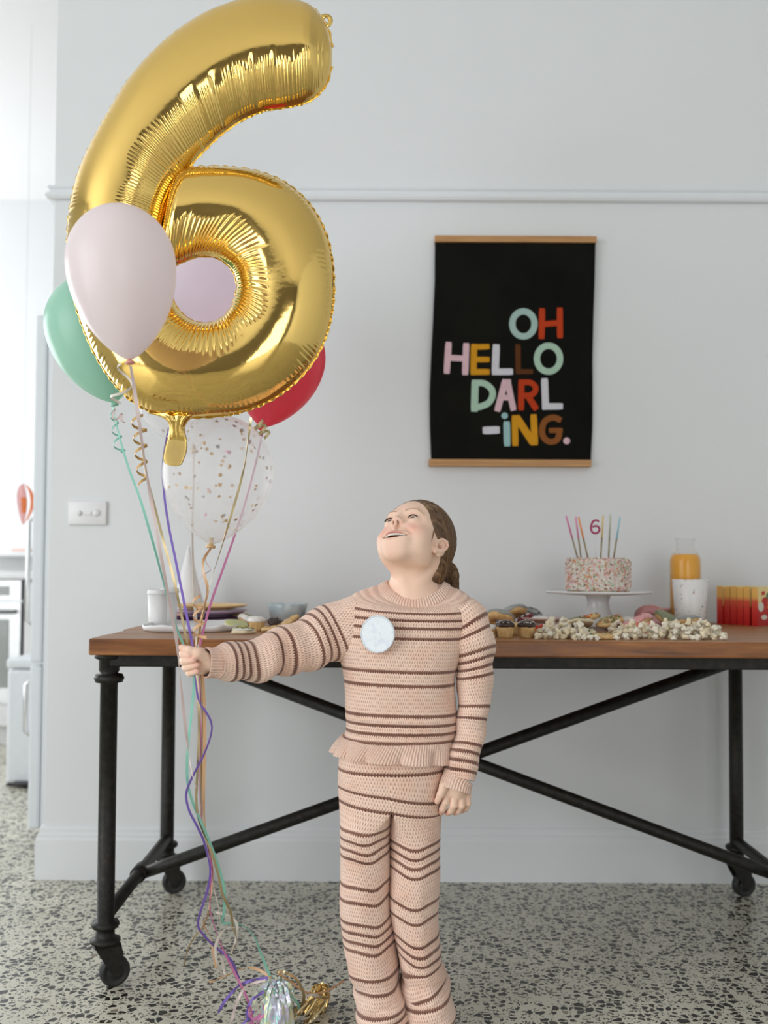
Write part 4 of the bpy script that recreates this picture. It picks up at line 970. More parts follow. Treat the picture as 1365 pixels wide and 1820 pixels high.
# white cups, tray, plates, hat, bowl at the left
M_MATW = simple('matte_white_ceramic', (0.80, 0.80, 0.80), .5, var=.01)
tc = TB(345, 2.55)
tr = thing('serving_tray', 'white platter with a thick wavy rim near the table corner', 'tray', tc)
def superel(rx, ry, n, wob=0, p=3.2):
    a = np.linspace(0, 2*PI, n, endpoint=False); cx = np.sign(np.cos(a))*np.abs(np.cos(a))**(2/p); cy = np.sign(np.sin(a))*np.abs(np.sin(a))**(2/p)
    f = 1 + wob*np.sin(7*a + 1)+ wob*.6*np.sin(11*a); return np.stack([rx*cx*f, ry*cy*f], 1), a
rx, ry = 84*2.50/FOC, .135; rows = []
for s, z, wv in ((0, .002, 0), (.93, .002, 0), (.97, .004, .3), (1.0, .014, 1), (.985, .018, 1), (.95, .0165, 1), (.93, .011, .4), (.6, .0095, 0), (0, .0095, 0)):
    e, a = superel(rx*s, ry*s, 90, .012*(s > .9)); zz = z + wv*.0022*np.sin(6*a + .6) + wv*.001*np.sin(13*a)
    rows.append(np.concatenate([e, zz[:, None]], 1))
add_mesh('platter', np.array(rows) - [0, 0, .002] + tc, gridfaces(9, 90, False, True), M_MATW, tr)
zt2 = TT + .0078
for px, Y, rt, rb, lab in ((280, 2.585, 18.5, 15.5, 'white tumbler with a rolled rim at the corner end of the platter'), (300.5, 2.652, 17, 12.5, 'plain white tumbler tucked behind the rolled-rim tumbler')):
    c = TB(px, Y); c[2] = zt2; kq = Y/FOC; h = (1108 - 1045)*kq; t = thing('tumbler', lab, 'cup', c)
    lat('body', [(0, 0), (rb*kq - .001, 0), (rb*kq, .002), (rt*kq*.95, h - .012), (rt*kq*.93, h - .012), (rb*kq - .002, .005), (0, .005)], c, M_MATW, t)
    lat('rim', [(rt*kq*.93, h - .013), (rt*kq*1.0, h - .0125), (rt*kq*1.02, h - .009), (rt*kq*.97, h - .004), (rt*kq*.93, h), (rt*kq*.88, h - .001), (rt*kq*.90, h - .012)], c, M_MATW, t)
def plate(lab, c, r, h, mat, nm='plate'):
    t = thing(nm, lab, 'plate', c)
    lat('foot', [(0, 0), (r*.58, 0), (r*.6, .003), (0, .003)], c, mat, t, 48)
    lat('dish', [(0, .003), (r*.62, .003), (r*.86, h*.55), (r, h), (r*.99, h + .002), (r*.95, h + .0015), (r*.80, h*.62), (r*.6, .0065), (0, .0062)], c, mat, t, 64); return t
Yp = 2.80; rp = 66*Yp/FOC; pc = TB(374, Yp)
lil = simple('lilac_glaze', srgb(190, 166, 190), .3); lil2 = simple('mauve_glaze', srgb(170, 130, 168), .3); dpu = simple('deep_purple_shade', srgb(66, 22, 62), .8); yel = simple('pale_yellow_glaze', srgb(244, 206, 146), .35)
plate('mauve plate at the bottom of the plate stack', pc, rp*.97, .011, lil2)
np_ = tag(bm_obj('shade_sheet', box(pc + [-rp*.9, -rp*.6, .0135], pc + [rp*.8, rp*.6, .0205], .002), dpu), 'deep purple sheet added as the shade between the mauve and the lilac plate', 'shade_sheet')  # dark sheet added to stand for the shade in the plate gap
plate('lilac plate on the purple shade sheet, under the yellow plate', pc + [0, 0, .0208], rp*.98, .016, lil)
plate('pale yellow plate on top of the plate stack', pc + [0, 0, .0395], rp, .012, yel)
hb_ = TB(334, 2.92); kh = 2.92/FOC; hh = P(332, 966, 2.92).z - TT; rh = 35*kh
ht = thing('party_hat', 'white cone party hat with pink trim behind the plate stack', 'party hat', hb_)
lat('cone', [(rh, .006), (rh*.5, hh*.5), (.0015, hh - .002), (0, hh), (0, hh - .006), (rh*.5 - .002, hh*.5 - .004), (rh - .002, .006)], hb_, simple('white_card', (.82, .81, .82), .55, var=.01), ht)
Vt = []; nt_ = 120; 
V, F = lathe([(rh - .001, .0), (rh + .004, .002), (rh + .006, .012), (rh + .003, .026), (rh - .006, .028), (rh - .006, .004)], nt_, (0, 0, 0)); V[..., :2] *= (1 + .05*RNG.uniform(-1, 1, V.shape[:2]))[..., None]
add_mesh('glitter_trim', V + hb_, F, simple('pink_glitter_trim', srgb(222, 178, 170), .5, .2, .3, 300), ht, False)
bc = TB(511, 2.83); kb = 2.83/FOC; rb_ = 36*kb; hb2 = .054; bz = np.array(bc) + [0, 0, 0]
bwl = thing('bowl', 'grey-blue glazed bowl standing among the biscuits', 'bowl', bz)
M_BOWL = NT('reactive_glaze'); v = M_BOWL.obj(); M_BOWL.set(col=M_BOWL.ramp(M_BOWL.noise(28, 5, v), [(.3, srgb(150, 164, 172)), (.5, srgb(190, 202, 206)), (.68, srgb(212, 216, 214)), (.8, srgb(170, 150, 130))]), rough=.2)
lat('body', [(0, 0), (rb_*.6, 0), (rb_*.64, .003), (rb_*.86, .02), (rb_, hb2), (rb_*.985, hb2 + .0015), (rb_*.95, hb2), (rb_*.8, .021), (rb_*.5, .007), (0, .006)], bz, M_BOWL.m, bwl, 48)
lat('dip', [(0, .0062), (rb_*.5, .0072), (rb_*.79, .0212), (rb_*.86, .030), (rb_*.5, .0325), (0, .033)], bz, simple('creamy_dip', srgb(226, 220, 206), .5, bump=.4), bwl)

# baked treats -----------------------------------------------------
def bsc_mat(nm, a, b, sc=60): 
    t = NT(nm); v = t.obj(); n = t.noise(sc, 5, v); t.set(col=t.ramp(n, [(.3, srgb(*a)), (.65, srgb(*b))]), rough=.75); t.bump(n, .4, .003); return t.m
M_BIS = bsc_mat('golden_biscuit', (196, 150, 92), (230, 196, 140)); M_MUF = bsc_mat('muffin_crumb', (214, 172, 112), (238, 208, 150)); M_PALEB = bsc_mat('pale_shortbread', (220, 204, 168), (240, 228, 200))
def icing(nm, c): return simple(nm, srgb(*c), .35, var=.12, nscale=90, bump=.2)
IC = dict(grey=icing('grey_icing', (150, 152, 150)), pink=icing('pink_icing', (222, 160, 160)), green=icing('sage_icing', (132, 136, 104)), white=icing('white_icing', (232, 228, 222)), choc=icing('chocolate_icing', (58, 38, 30)),
          red=icing('red_jelly', (204, 56, 30)), orange=icing('orange_jelly', (232, 130, 40)), berry=icing('berry_jelly', (120, 24, 40)), lime=icing('lime_icing', (190, 192, 124)), coral=icing('coral_icing', (222, 130, 110)))
def rough_disc(r, h, seed, n=28, wob=.05, dome=.5):
    rg = np.random.default_rng(seed); a = np.linspace(0, 2*PI, n, endpoint=False); f = 1 + wob*(np.sin(3*a + rg.uniform(0, 6)) + .7*np.sin(5*a + rg.uniform(0, 6)) + .5*np.sin(9*a + rg.uniform(0, 6)))
    rows = []
    for s, z in ((0, 0), (.9, 0), (1, h*.3), (.98, h*.62), (.85, h*(1 - .3*(1 - dome))), (.5, h), (.2, h*1.04), (0, h*1.05)):
        zz = np.full(n, z) + (rg.normal(0, h*.05, n) if .3 < s < .99 and z > 0 else 0); rows.append(np.stack([r*s*np.cos(a)*f, r*s*np.sin(a)*f, zz], 1))
    return np.array(rows), gridfaces(8, n, False, True)
def bits(name, parent, mats, n, r, z, seed, size=.0035, ring=None, base=(0, 0, 0), dome=0):
    """sprinkles or chips on one treat, too small to pick apart"""
    rg = np.random.default_rng(seed); V, F_, MI = [], [], []
    for i in range(n):
        a = rg.uniform(0, 2*PI); q = r*math.sqrt(rg.random()) if ring is None else ring + rg.normal(0, .2)*(r - ring)
        p = np.array([q*math.cos(a), q*math.sin(a), z + dome*(1 - (q/r)**2)]); s = size*rg.uniform(.6, 1.2); o = len(V); d = rg.normal(0, 1, 3); d[2] *= .4; d /= np.linalg.norm(d)
        e = np.cross(d, [0, 0, 1]); e /= np.linalg.norm(e) + 1e-9; g = np.cross(d, e)
        for u in (d*s, e*s*.55, -d*s, -e*s*.55, g*s*.6, -g*s*.5): V.append(p + u)
        F_ += [[o + q_ for q_ in t_] for t_ in ((0, 1, 4), (1, 2, 4), (2, 3, 4), (3, 0, 4), (1, 0, 5), (2, 1, 5), (3, 2, 5), (0, 3, 5))]; MI += [int(rg.integers(0, len(mats)))]*8
    ob = add_mesh(name, np.array(V), F_, None, None, False, kind='stuff')
    for m in mats: ob.data.materials.append(m)
    ob.data.polygons.foreach_set('material_index', np.array(MI, np.int32)); ob.parent = parent
    return ob
def child(name, V, F, mat, parent, smooth=True):
    o = add_mesh(name, V, F, mat, None, smooth); o.parent = parent; return o
SPW = [simple('sprinkle_black', srgb(34, 26, 24), .4), simple('sprinkle_offwhite', srgb(238, 234, 226), .4)]
def muffin(lab, c, r, h, top, sprk, seed, tilt=0):
    t = thing('mini_muffin', lab, 'muffin', c, 'mini muffins'); t.rotation_euler = (tilt, 0, seed)
    n = 44; a = np.linspace(0, 2*PI, n, endpoint=False); rows = []
    for s, z, pl_ in ((0, 0, 0), (.74, 0, .02), (.78, .02*h, .03), (.92, .58*h, .03), (.95, .62*h, 0), (.9, .66*h, 0), (0, .68*h, 0)):
        f = 1 + pl_*np.sign(np.sin(a*22/2*1.0)); rows.append(np.stack([r*s*np.cos(a)*f, r*s*np.sin(a)*f, np.full(n, z)], 1))
    child('case', np.array(rows), gridfaces(7, n, False, True), M_MUF, t)
    rg = np.random.default_rng(seed); rows = []
    for s, z in ((.9, .6*h), (1.03, .64*h), (1.05, .72*h), (.95, .84*h), (.72, .95*h), (.4, 1.0*h), (0, 1.02*h)):
        f = 1 + .025*np.sin(4*a + seed) + .02*np.sin(7*a); rows.append(np.stack([r*s*np.cos(a)*f, r*s*np.sin(a)*f, np.full(n, z)], 1))
    child('icing', np.array(rows), gridfaces(7, n, False, True), top, t)
    if sprk: bits('sprinkles', t, sprk, 150, r*.95, .86*h, seed, .0026, None, dome=.15*h)
    return t
kF = lambda Y: Y/FOC
def at(px, py, dz=0): c = TP(px, py); c[2] += dz; return c
muffin('mini muffin with black and white sprinkles, closest to the girl\'s sleeve', at(898, 1133), .021, .040, IC['choc'], SPW, 1)
muffin('mini muffin with black and white sprinkles, beside the first popcorn heap', at(936, 1133), .021, .040, IC['choc'], SPW, 2)
muffin('bare mini muffin peeping out between the two sprinkled muffins', at(915, 1129), .014, .030, M_MUF, None, 3)
muffin('white iced mini muffin in front of the grey-blue bowl', at(456, 1121), .022, .036, IC['white'], None, 4)
muffin('small iced mini muffin left of the sprinkled muffins', at(872, 1131), .018, .028, IC['white'], None, 9)
def biscuit(lab, c, r, h, mat, seed, tilt=(0, 0), top=None, bit=None, nb=40, bs=.004):
    t = thing('biscuit', lab, 'biscuit', c, 'biscuits on the table'); t.rotation_euler = (tilt[0], tilt[1], seed*.7)
    r, h = r*1.12, h*1.2
    V, F = rough_disc(r, h, seed); child('base', V, F, mat, t)
    if top: V, F = rough_disc(r*.88, h*.42, seed + 50, wob=.035); child('icing', V + [0, 0, h*.86], F, top, t)
    if bit: bits('topping', t, bit, nb, r*.8, h*(1.32 if top else 1.02), seed, bs)
    return t
def doughnut(lab, c, R, r, mat, seed, tilt=(0, 0), spk=None):
    t = thing('doughnut', lab, 'doughnut', c, 'iced mini doughnuts'); t.rotation_euler = (tilt[0], tilt[1], seed)
    R, r = R*1.12, r*1.2
    n, m = 36, 18; a = np.linspace(0, 2*PI, n, endpoint=False)[:, None]; b = np.linspace(0, 2*PI, m, endpoint=False)[None]
    def tor(rr, b, zo): return np.stack([(R + rr*np.cos(b))*np.cos(a), (R + rr*np.cos(b))*np.sin(a), rr*.85*np.sin(b) + zo + 0*a], -1)
    child('ring', tor(r, b, r*.85), gridfaces(n, m, True, True), M_BIS, t)
    b2 = np.linspace(-.15, PI + .15, 14)[None] ; b2 = b2 + .22*np.sin(5*a + seed)*np.where(np.arange(14)[None] < 2, 1, np.where(np.arange(14)[None] > 11, -1, 0))
    child('icing', np.concatenate([tor(r*1.07, b2, r*.85), tor(r*.99, b2[:, ::-1], r*.85)], 1), gridfaces(n, 28, True, True), mat, t)
    if spk: bits('sprinkles', t, spk, 110, R + r*.7, r*1.78, seed, .0026, R)
    return t
SPC = [simple('sprinkle_pinkish', srgb(232, 150, 160), .4), simple('sprinkle_cream', srgb(244, 234, 214), .4), simple('sprinkle_orangeish', srgb(226, 130, 60), .4)]
GRN = [simple('herb_green', srgb(120, 126, 78), .6), simple('pale_seed', srgb(206, 204, 160), .6)]
JEL = [IC['red'], IC['orange'], IC['berry']]
# left of the girl
biscuit('lime green biscuit leaning beside the white platter', at(420, 1119, .004), .030, .010, M_PALEB, 11, (.25, -.2), IC['lime'])
biscuit('pale biscuit with green specks at the platter end', at(432, 1126), .026, .008, M_PALEB, 12, (.0, .0), IC['white'], GRN, 24)
biscuit('small pink iced biscuit beside the yellow plate', at(428, 1108, .012), .022, .010, M_BIS, 13, (.35, .1), IC['pink'])
doughnut('white sprinkled mini doughnut between the platter and the bowl', at(443, 1112, .003), .020, .011, IC['white'], 14, (.3, .1), GRN)
biscuit('golden chip biscuit lying flat in front of the bowl', at(486, 1123, .002), .026, .010, M_BIS, 15, (.1, 0), None, [SPW[0], M_BIS], 24)
biscuit('golden biscuit leaning up against the bowl', at(514, 1117, .010), .030, .011, M_BIS, 16, (.6, .0), None, [M_BIS, M_PALEB], 30)
biscuit('dark chocolate biscuit wedged under the bowl edge', at(488, 1112, .006), .018, .010, IC['choc'], 17, (.2, .3), None, [IC['choc']], 12)
biscuit('dark chocolate biscuit at the far side of the bowl', at(548, 1108, .006), .020, .012, IC['choc'], 18, (.5, .2), None, [SPW[1]], 10)
biscuit('pale shortbread round behind the outstretched sleeve', at(560, 1112, .004), .026, .010, M_PALEB, 19, (.2, .2), None, None)
# right of the girl
biscuit('golden biscuit leaning high beside the girl\'s shoulder', at(876, 1112, .022), .036, .009, M_BIS, 21, (.25, -.12), None, [M_BIS, M_PALEB], 20)
doughnut('grey iced mini doughnut leaning behind the sprinkled muffins', at(886, 1117, .012), .024, .013, IC['grey'], 22, (.55, -.25), [SPW[1]])
doughnut('grey iced mini doughnut stacked highest behind the muffins', at(915, 1112, .026), .022, .012, IC['grey'], 23, (.4, -.2), [SPW[1]])
biscuit('dark berry biscuit between the grey doughnuts and the pink dish', at(934, 1112, .016), .022, .010, IC['berry'], 24, (.4, .1), None, [IC['berry'], SPW[1], IC['choc']], 50, .005)
doughnut('grey iced mini doughnut lying by the pink dish', at(942, 1107, .014), .020, .011, IC['grey'], 25, (.3, .2), [SPW[0]])
pd = at(966, 1113); rdp = 40*kF(pd[1])
pk_ = thing('dish', 'pale pink footed dish among the treats', 'dish', pd)
M_PKD = simple('pale_pink_glaze', srgb(238, 208, 200), .25, var=.02)
lat('foot', [(0, 0), (rdp*.5, 0), (rdp*.46, .012), (0, .012)], pd, M_PKD, pk_); lat('rim', [(0, .012), (rdp*.6, .013), (rdp*.97, .021), (rdp, .0245), (rdp*.95, .0245), (rdp*.6, .018), (0, .0175)], pd, M_PKD, pk_, 56)
V, F = rough_disc(rdp*.5, .012, 77); add_mesh('whipped_top', V + pd + [0, 0, .0165], F, IC['white'], pk_)
for i, (px, py, m, lab) in enumerate(((948, 1121, 'red', 'red jelly slice in front of the pink dish, muffin side'), (966, 1120, 'red', 'red jelly slice in front of the pink dish, cake side'), (982, 1121, 'orange', 'orange jelly slice at the end of the jelly row'))):
    c = at(px, py); n_ = 14; hS = .015; rS = .016
    arc = [(rS*math.cos(PI*q/n_), rS*math.sin(PI*q/n_)) for q in range(n_ + 1)]
    bm = bmesh.new(); lo_ = [bm.verts.new((x, -hS/2, y)) for x, y in arc]; hi_ = [bm.verts.new((x, hS/2, y)) for x, y in arc]
    bm.faces.new(lo_); bm.faces.new(hi_[::-1])
    for q in range(n_ + 1): bm.faces.new((lo_[q], hi_[q], hi_[(q+1) % (n_+1)], lo_[(q+1) % (n_+1)]))
    bmesh.ops.bevel(bm, geom=bm.edges[:], offset=.0015, segments=2, affect='EDGES')
    o = bm_obj('jelly_slice', bm, IC[m]); o.location = c; o.rotation_euler = (0, 0, .4*i - .3); tag(o, lab, 'sweet', 'jelly slices')
biscuit('flat golden biscuit under the topped ones near the popcorn', at(1068, 1135, .000), .036, .009, M_BIS, 31, (0, 0), None, GRN, 20)
biscuit('biscuit with berry and green topping, leaning left below the cake stand', at(1030, 1120, .012), .032, .010, M_PALEB, 32, (.35, -.15), IC['green'], JEL, 22, .007)
biscuit('biscuit with orange jelly and seeds, below the cake stand foot', at(1046, 1118, .022), .030, .010, M_BIS, 33, (.3, .1), None, JEL + GRN, 40, .006)
biscuit('biscuit topped with green herbs, highest below the cake stand', at(1085, 1120, .018), .032, .010, M_BIS, 34, (.35, .12), None, GRN + [IC['green'], IC['red']], 46, .006)
biscuit('small pale biscuit with a green edge before the herb biscuits', at(1040, 1130, .002), .024, .010, M_PALEB, 35, (.1, .0), None, GRN, 30)
doughnut('white iced mini doughnut right of the cake stand foot', at(1104, 1118, .004), .024, .012, IC['white'], 41, (.2, .1), None)
doughnut('pink speckled mini doughnut in front of the other iced doughnuts', at(1136, 1123, .010), .024, .013, IC['pink'], 42, (.45, .0), SPC)
doughnut('coral iced mini doughnut low at the edge of the popcorn', at(1142, 1127, .0), .022, .011, IC['coral'], 43, (.2, .2), SPC)
doughnut('pink iced mini doughnut leaning highest in the row', at(1156, 1112, .016), .025, .013, IC['pink'], 44, (.6, -.15), SPC)
doughnut('sage green iced mini doughnut tilted toward the speckled cup', at(1186, 1118, .012), .025, .013, IC['green'], 45, (.5, .1), None)
doughnut('pink iced mini doughnut hidden behind the sage green one', at(1190, 1109, .010), .024, .012, IC['pink'], 46, (.5, .1), SPC)
doughnut('grey iced mini doughnut against the foot of the speckled cup', at(1222, 1121, .006), .024, .012, IC['grey'], 47, (.45, .1), [SPW[1], IC['pink']])

# popcorn
M_POP = [bsc_mat('popcorn_white', (244, 230, 196), (252, 248, 238), 60), bsc_mat('popcorn_cream', (238, 214, 158), (250, 242, 222), 60)]
pops = []
for k in range(6):
    bm = bmesh.new(); bmesh.ops.create_icosphere(bm, subdivisions=3, radius=1)
    rg = np.random.default_rng(100 + k); lobes = rg.normal(0, 1, (9, 3)); lobes /= np.linalg.norm(lobes, axis=1)[:, None]
    for vv in bm.verts:
        d = np.array(vv.co); m_ = max(float(np.clip(d @ l, 0, 1))**4.5*(.6 + .15*(i % 3)) for i, l in enumerate(lobes)); vv.co = Vector(d*(.48 + m_*.75))
    me = bpy.data.meshes.new('popcorn'); bm.to_mesh(me); bm.free(); me.polygons.foreach_set('use_smooth', np.ones(len(me.polygons), bool)); me.materials.append(M_POP[k % 2]); pops.append(me)
pcount = [0]
def popcorn(label, n, x0, x1, Y0, Y1, hgt, seed):
    rg = np.random.default_rng(seed); placed = []; tries = 0
    while len(placed) < n and tries < n*60:
        tries += 1; px = rg.uniform(x0, x1); Y = Y0 + (Y1 - Y0)*rg.random(); r = rg.uniform(.0072, .0098)
        u = (px - x0)/(x1 - x0); env = min(1, 5*u, 5*(1 - u)); v_ = (Y - Y0)/(Y1 - Y0); env *= min(1, .25 + 2.2*v_)
        z = r*.62; x = P(px, 1120, Y).x
        for (a, b, c_, q) in placed:
            d2 = (a - x)**2 + (b - Y)**2; R_ = (q + r)*.80
            if d2 < R_*R_: z = max(z, c_ + math.sqrt(R_*R_ - d2))
        if z + r > r*1.7 + hgt*env: continue
        placed.append((x, Y, z, r)); o = bpy.data.objects.new('popcorn', pops[pcount[0] % 6]); pcount[0] += 1
        C.objects.link(o); o.location = (x, Y, TT + z); o.scale = (r, r, r); o.rotation_euler = tuple(rg.uniform(0, 6.28, 3)); tag(o, label, 'popcorn', label)
popcorn('popcorn piece in the heap between muffins and topped biscuits', 72, 953, 1046, 2.26, 2.41, .032, 1)
popcorn('popcorn piece in the long heap before the speckled cup', 150, 1092, 1292, 2.26, 2.42, .034, 2)
popcorn('popcorn piece left of the sprinkled muffins by the sleeve', 9, 860, 892, 2.29, 2.52, .012, 3)
popcorn('popcorn piece behind the outstretched sleeve by the bowl', 22, 552, 612, 2.5, 2.72, .016, 4)
popcorn('popcorn piece in front of the flat golden biscuit', 10, 1020, 1062, 2.245, 2.27, .004, 5)
popcorn('popcorn piece in the pale heap behind the pink dish', 22, 975, 1016, 2.50, 2.60, .045, 6)
popcorn('popcorn piece beside the white doughnut below the cake plate', 12, 1086, 1118, 2.46, 2.56, .03, 7)
# ------------------------------------------------------------------ the girl
YG = 2.075
def G(px, py, dy=0.0): return np.array(P(px, py, YG + dy))
KG = YG/FOC                                # metres per pixel at her depth
girl = thing('person', 'girl with a brown ponytail in a striped pink knitted set, looking up at the balloons', 'person', (G(700, 1300)[0], YG, 0))

# --- skin -------------------------------------------------------------
def skin_mat():
    t = NT('skin'); v = t.obj()
    vc = t.node('ShaderNodeVertexColor'); vc.layer_name = 'Col'
    n = t.noise(140, 3, v)
    c = t.mix(.10, vc.outputs[0], t.ramp(n, [(.3, srgb(214, 164, 142)), (.7, srgb(246, 220, 204))]), 'SOFT_LIGHT')
    t.set(col=c, rough=.48, sss=.12, ssss=.006, spec=.35); t.b.inputs['Subsurface Radius'].default_value = (1.0, .45, .3)
    return t.m
M_SKIN = skin_mat()
SK = np.array(srgb(245, 209, 187)[:3]); LIP = np.array(srgb(206, 120, 112)[:3]); BLUSH = np.array(srgb(232, 160, 146)[:3]); DEEP = np.array(srgb(150, 70, 50)[:3])
YAW, PIT, RLL = math.radians(37.5), math.radians(45), math.radians(9)
Fh = np.array([-math.sin(YAW), -math.cos(YAW), 0]); L0 = np.array([math.cos(YAW), -math.sin(YAW), 0])
Fv = Fh*math.cos(PIT) + np.array([0, 0, 1])*math.sin(PIT); Uv = np.cross(Fv, L0)*1.0
if Uv[2] < 0: Uv = -Uv
Lv = L0*math.cos(RLL) + Uv*math.sin(RLL); Uv = Uv*math.cos(RLL) - L0*math.sin(RLL)
HC = G(737.5, 973, .0)                      # head centre
HM = np.array([Lv, Fv, Uv])               # rows: her left, forward, up
HS = .945
def toloc(p): return (p - HC.astype(np.float32)) @ HM.T.astype(np.float32)/np.float32(HS)
def toworld(q): return np.asarray(q, float)*HS @ HM + HC
EYE = [np.array([s*.0285, .0685, .006]) for s in (1, -1)]; ER = .0118
mouth_s = np.linspace(-1, 1, 9)
def mcurve(s, du=0.0, df=0.0): return np.stack([.0345*s, .0890 - .0245*s**2 + df, -.0475 + .0120*s**2 + du], -1)
UL, LL = (.0044, -.0022), (-.0125, -.0078)          # upper and lower lip: offsets up and forward
RU = .0026*(1 - .70*mouth_s**2) + .0004; RL = .0034*(1 - .75*mouth_s**2) + .0004
OPS = mouth_s[1:-1]*1.04; RO = .0064*(1 - .86*mouth_s[1:-1]**2) + .0005
def head_sdf(q):
    d = ell(q, (0, -.010, .040), (.0695, .088, .0785))
    d = smin(d, ell(q, (0, .028, -.014), (.058, .053, .059)), .030)
    d = smin(d, ell(q, (0, .038, .030), (.056, .045, .048)), .02)              # forehead
    for s in (1, -1):
        d = smin(d, ell(q, (s*.037, .047, -.025), (.024, .024, .022)), .018)    # cheeks lifted by the smile
        d = smin(d, ell(q, (s*.038, .018, -.048), (.018, .032, .017)), .022)    # jaw
    d = smin(d, ell(q, (0, .054, -.072), (.022, .014, .013)), .034)             # chin
    d = smin(d, ell(q, (0, .068, -.050), (.030, .018, .020)), .016)             # mouth mound
    for s, e in ((1, EYE[0]), (-1, EYE[1])):
        d = smax(d, -ell(q, e + [s*.001, .0215, .001], (.0195, .0125, .0115)), .012)  # sockets
        d = smin(d, chain(q, [(s*.012, .080, .022), (s*.030, .076, .027), (s*.044, .060, .020)], [.006, .007, .006]), .012)  # brow
        lid = np.sqrt(((q - e.astype(np.float32))**2).sum(-1)) - (ER + .0022)
        d = smin(d, lid, .005)
        d = smax(d, -ell(q, e + [s*.0005, .0135, .0002], (.0112, .012, .0036)), .0012)
    d = smin(d, chain(q, [(0, .078, .015), (0, .0850, .006), (0, .0910, -.0050)], [.0058, .0058, .0062], .004), .010)  # nose
    d = smin(d, ell(q, (0, .0920, -.0075), (.0074, .0072, .0060)), .006)
    for s in (1, -1):
        d = smin(d, ell(q, (s*.0088, .0855, -.0115), (.0058, .0075, .0054)), .005)
        d = smax(d, -ell(q, (s*.0050, .0895, -.0160), (.0030, .0044, .0042)), .0018)
    d = smin(d, chain(q, [(0, .0880, -.016), (0, .0880, -.034)], [.003, .003]), .006)
    for s in (1, -1): d = smax(d, -cap(q, (s*.017, .0870, -.018), (s*.036, .0735, -.034), .0016, .0028), .007)   # smile folds
    d = smin(d, chain(q, mcurve(mouth_s, *UL), RU), .004); d = smin(d, chain(q, mcurve(mouth_s, *LL), RL), .004)
    sq = np.array([1, .40, 1], np.float32)
    d = smax(d, -chain(q*sq, mcurve(OPS, -.0038, -.001)*sq, RO), .0014)
    # ears
    for s in (1, -1):
        o = np.array([s*.0610, .010, -.012]); ex = np.array([s*.36, -.93, 0]); eu = np.array([s*.10, -.16, .98]); ex = ex/np.linalg.norm(ex); nn = np.array([s*.93, .36, 0])
        def E(a, b, c=0.0): return o + ex*(a*.84) + eu*(b*.80) + nn*c
        bas = np.array([ex, eu, nn]).astype(np.float32)
        ql = (q - E(.012, .003, .001).astype(np.float32)) @ bas.T
        er = ell(ql, (.0005, .0005, -.001), (.0160, .0255, .0062))
        er = smax(er, -ell(ql, (-.0005, .003, .0066), (.0110, .0180, .0050)), .002)
        rim = chain(q, [E(.001, .004, .002), E(-.001, .016, .004), E(.006, .0275, .005), E(.017, .0290, .006), E(.0255, .0205, .006), E(.0275, .008, .006), E(.0245, -.006, .0055), E(.016, -.018, .004), E(.007, -.0245, .003), E(.000, -.020, .002)],
                    [.0022, .0026, .0028, .0028, .0028, .0028, .0028, .0036, .0052, .0036], .002)
        er = smin(er, rim, .0022)
        er = smin(er, chain(q, [E(.010, .019, .004), E(.0165, .012, .0045), E(.0190, .001, .0045), E(.0130, -.010, .004)], [.0018, .0024, .0024, .002], .002), .0025)
        er = smin(er, ell(q, E(.000, -.004, .004), (.0036, .0050, .0046)), .0025)
        er = smax(er, -ell(q, E(.0085, -.001, .004), (.0056, .0070, .0065)), .0015)
        d = smin(d, er, .003)
    return d
NK0, NK1 = G(734, 1006, .012), G(736, 1062, .012)
def headneck_sdf(p):
    q = toloc(p); d = head_sdf(q)
    n = chain(p, [G(748, 985, .022), NK0, G(733, 1035, .012), NK1], [.040, .0445, .0450, .048])
    n = smin(n, chain(p, [G(736, 1060, .016), G(660, 1082, .02)], [.035, .03]), .03); n = smin(n, chain(p, [G(738, 1060, .016), G(812, 1084, .02)], [.035, .03]), .03)
    n = smin(n, chain(p, [G(735, 1072, .014), G(735, 1110, .014)], [.044, .046]), .02)
    for a, b in (((782, 1000, -.010), (730, 1054, -.026)), ((712, 1012, -.018), (722, 1054, -.026))):
        n = smin(n, chain(p, [G(*a), G(*b)], [.008, .006]), .014)
    return smin(d, n, .022)
lo = HC - [.125, .14, .20]; hi = HC + [.125, .14, .135]
V1, F1 = polygonise(headneck_sdf, lo, hi, .0017)
def gs(q, c, r): return np.exp(-(((q - np.asarray(c))/np.asarray(r))**2).sum(-1))
def head_cols(V):
    q = toloc(V.astype(np.float32)).astype(float); c = np.tile(SK, (len(V), 1))
    def mixc(m, col): 
        nonlocal c
        m = np.clip(m, 0, 1)[:, None]; c = c*(1 - m) + col*m
    for s in (1, -1):
        mixc(.55*gs(q, (s*.038, .068, -.022), (.020, .03, .016)), BLUSH)
        mixc(.45*gs(q, (s*.082, -.03, .0), (.014, .03, .035)), BLUSH)
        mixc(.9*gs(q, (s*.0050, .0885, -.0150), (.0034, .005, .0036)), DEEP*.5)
        mixc(.25*gs(q, (s*.0285, .075, .014), (.014, .02, .006)), BLUSH*.8)
    mixc(.30*gs(q, (0, .10, -.02), (.012, .012, .012)), BLUSH)
    mixc(.25*gs(q, (0, .07, -.08), (.018, .02, .015)), BLUSH)
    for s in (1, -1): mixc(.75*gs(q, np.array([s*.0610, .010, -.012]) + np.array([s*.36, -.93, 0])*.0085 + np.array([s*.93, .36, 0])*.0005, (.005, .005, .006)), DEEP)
    dl = np.minimum(chain(q.astype(np.float32), mcurve(mouth_s, *UL), RU), chain(q.astype(np.float32), mcurve(mouth_s, *LL), RL))
    mixc(.75*np.clip(1 - dl/.0014, 0, 1), LIP)
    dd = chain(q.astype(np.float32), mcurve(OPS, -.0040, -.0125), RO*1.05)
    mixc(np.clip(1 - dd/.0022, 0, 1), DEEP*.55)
    return c
C1 = head_cols(V1)
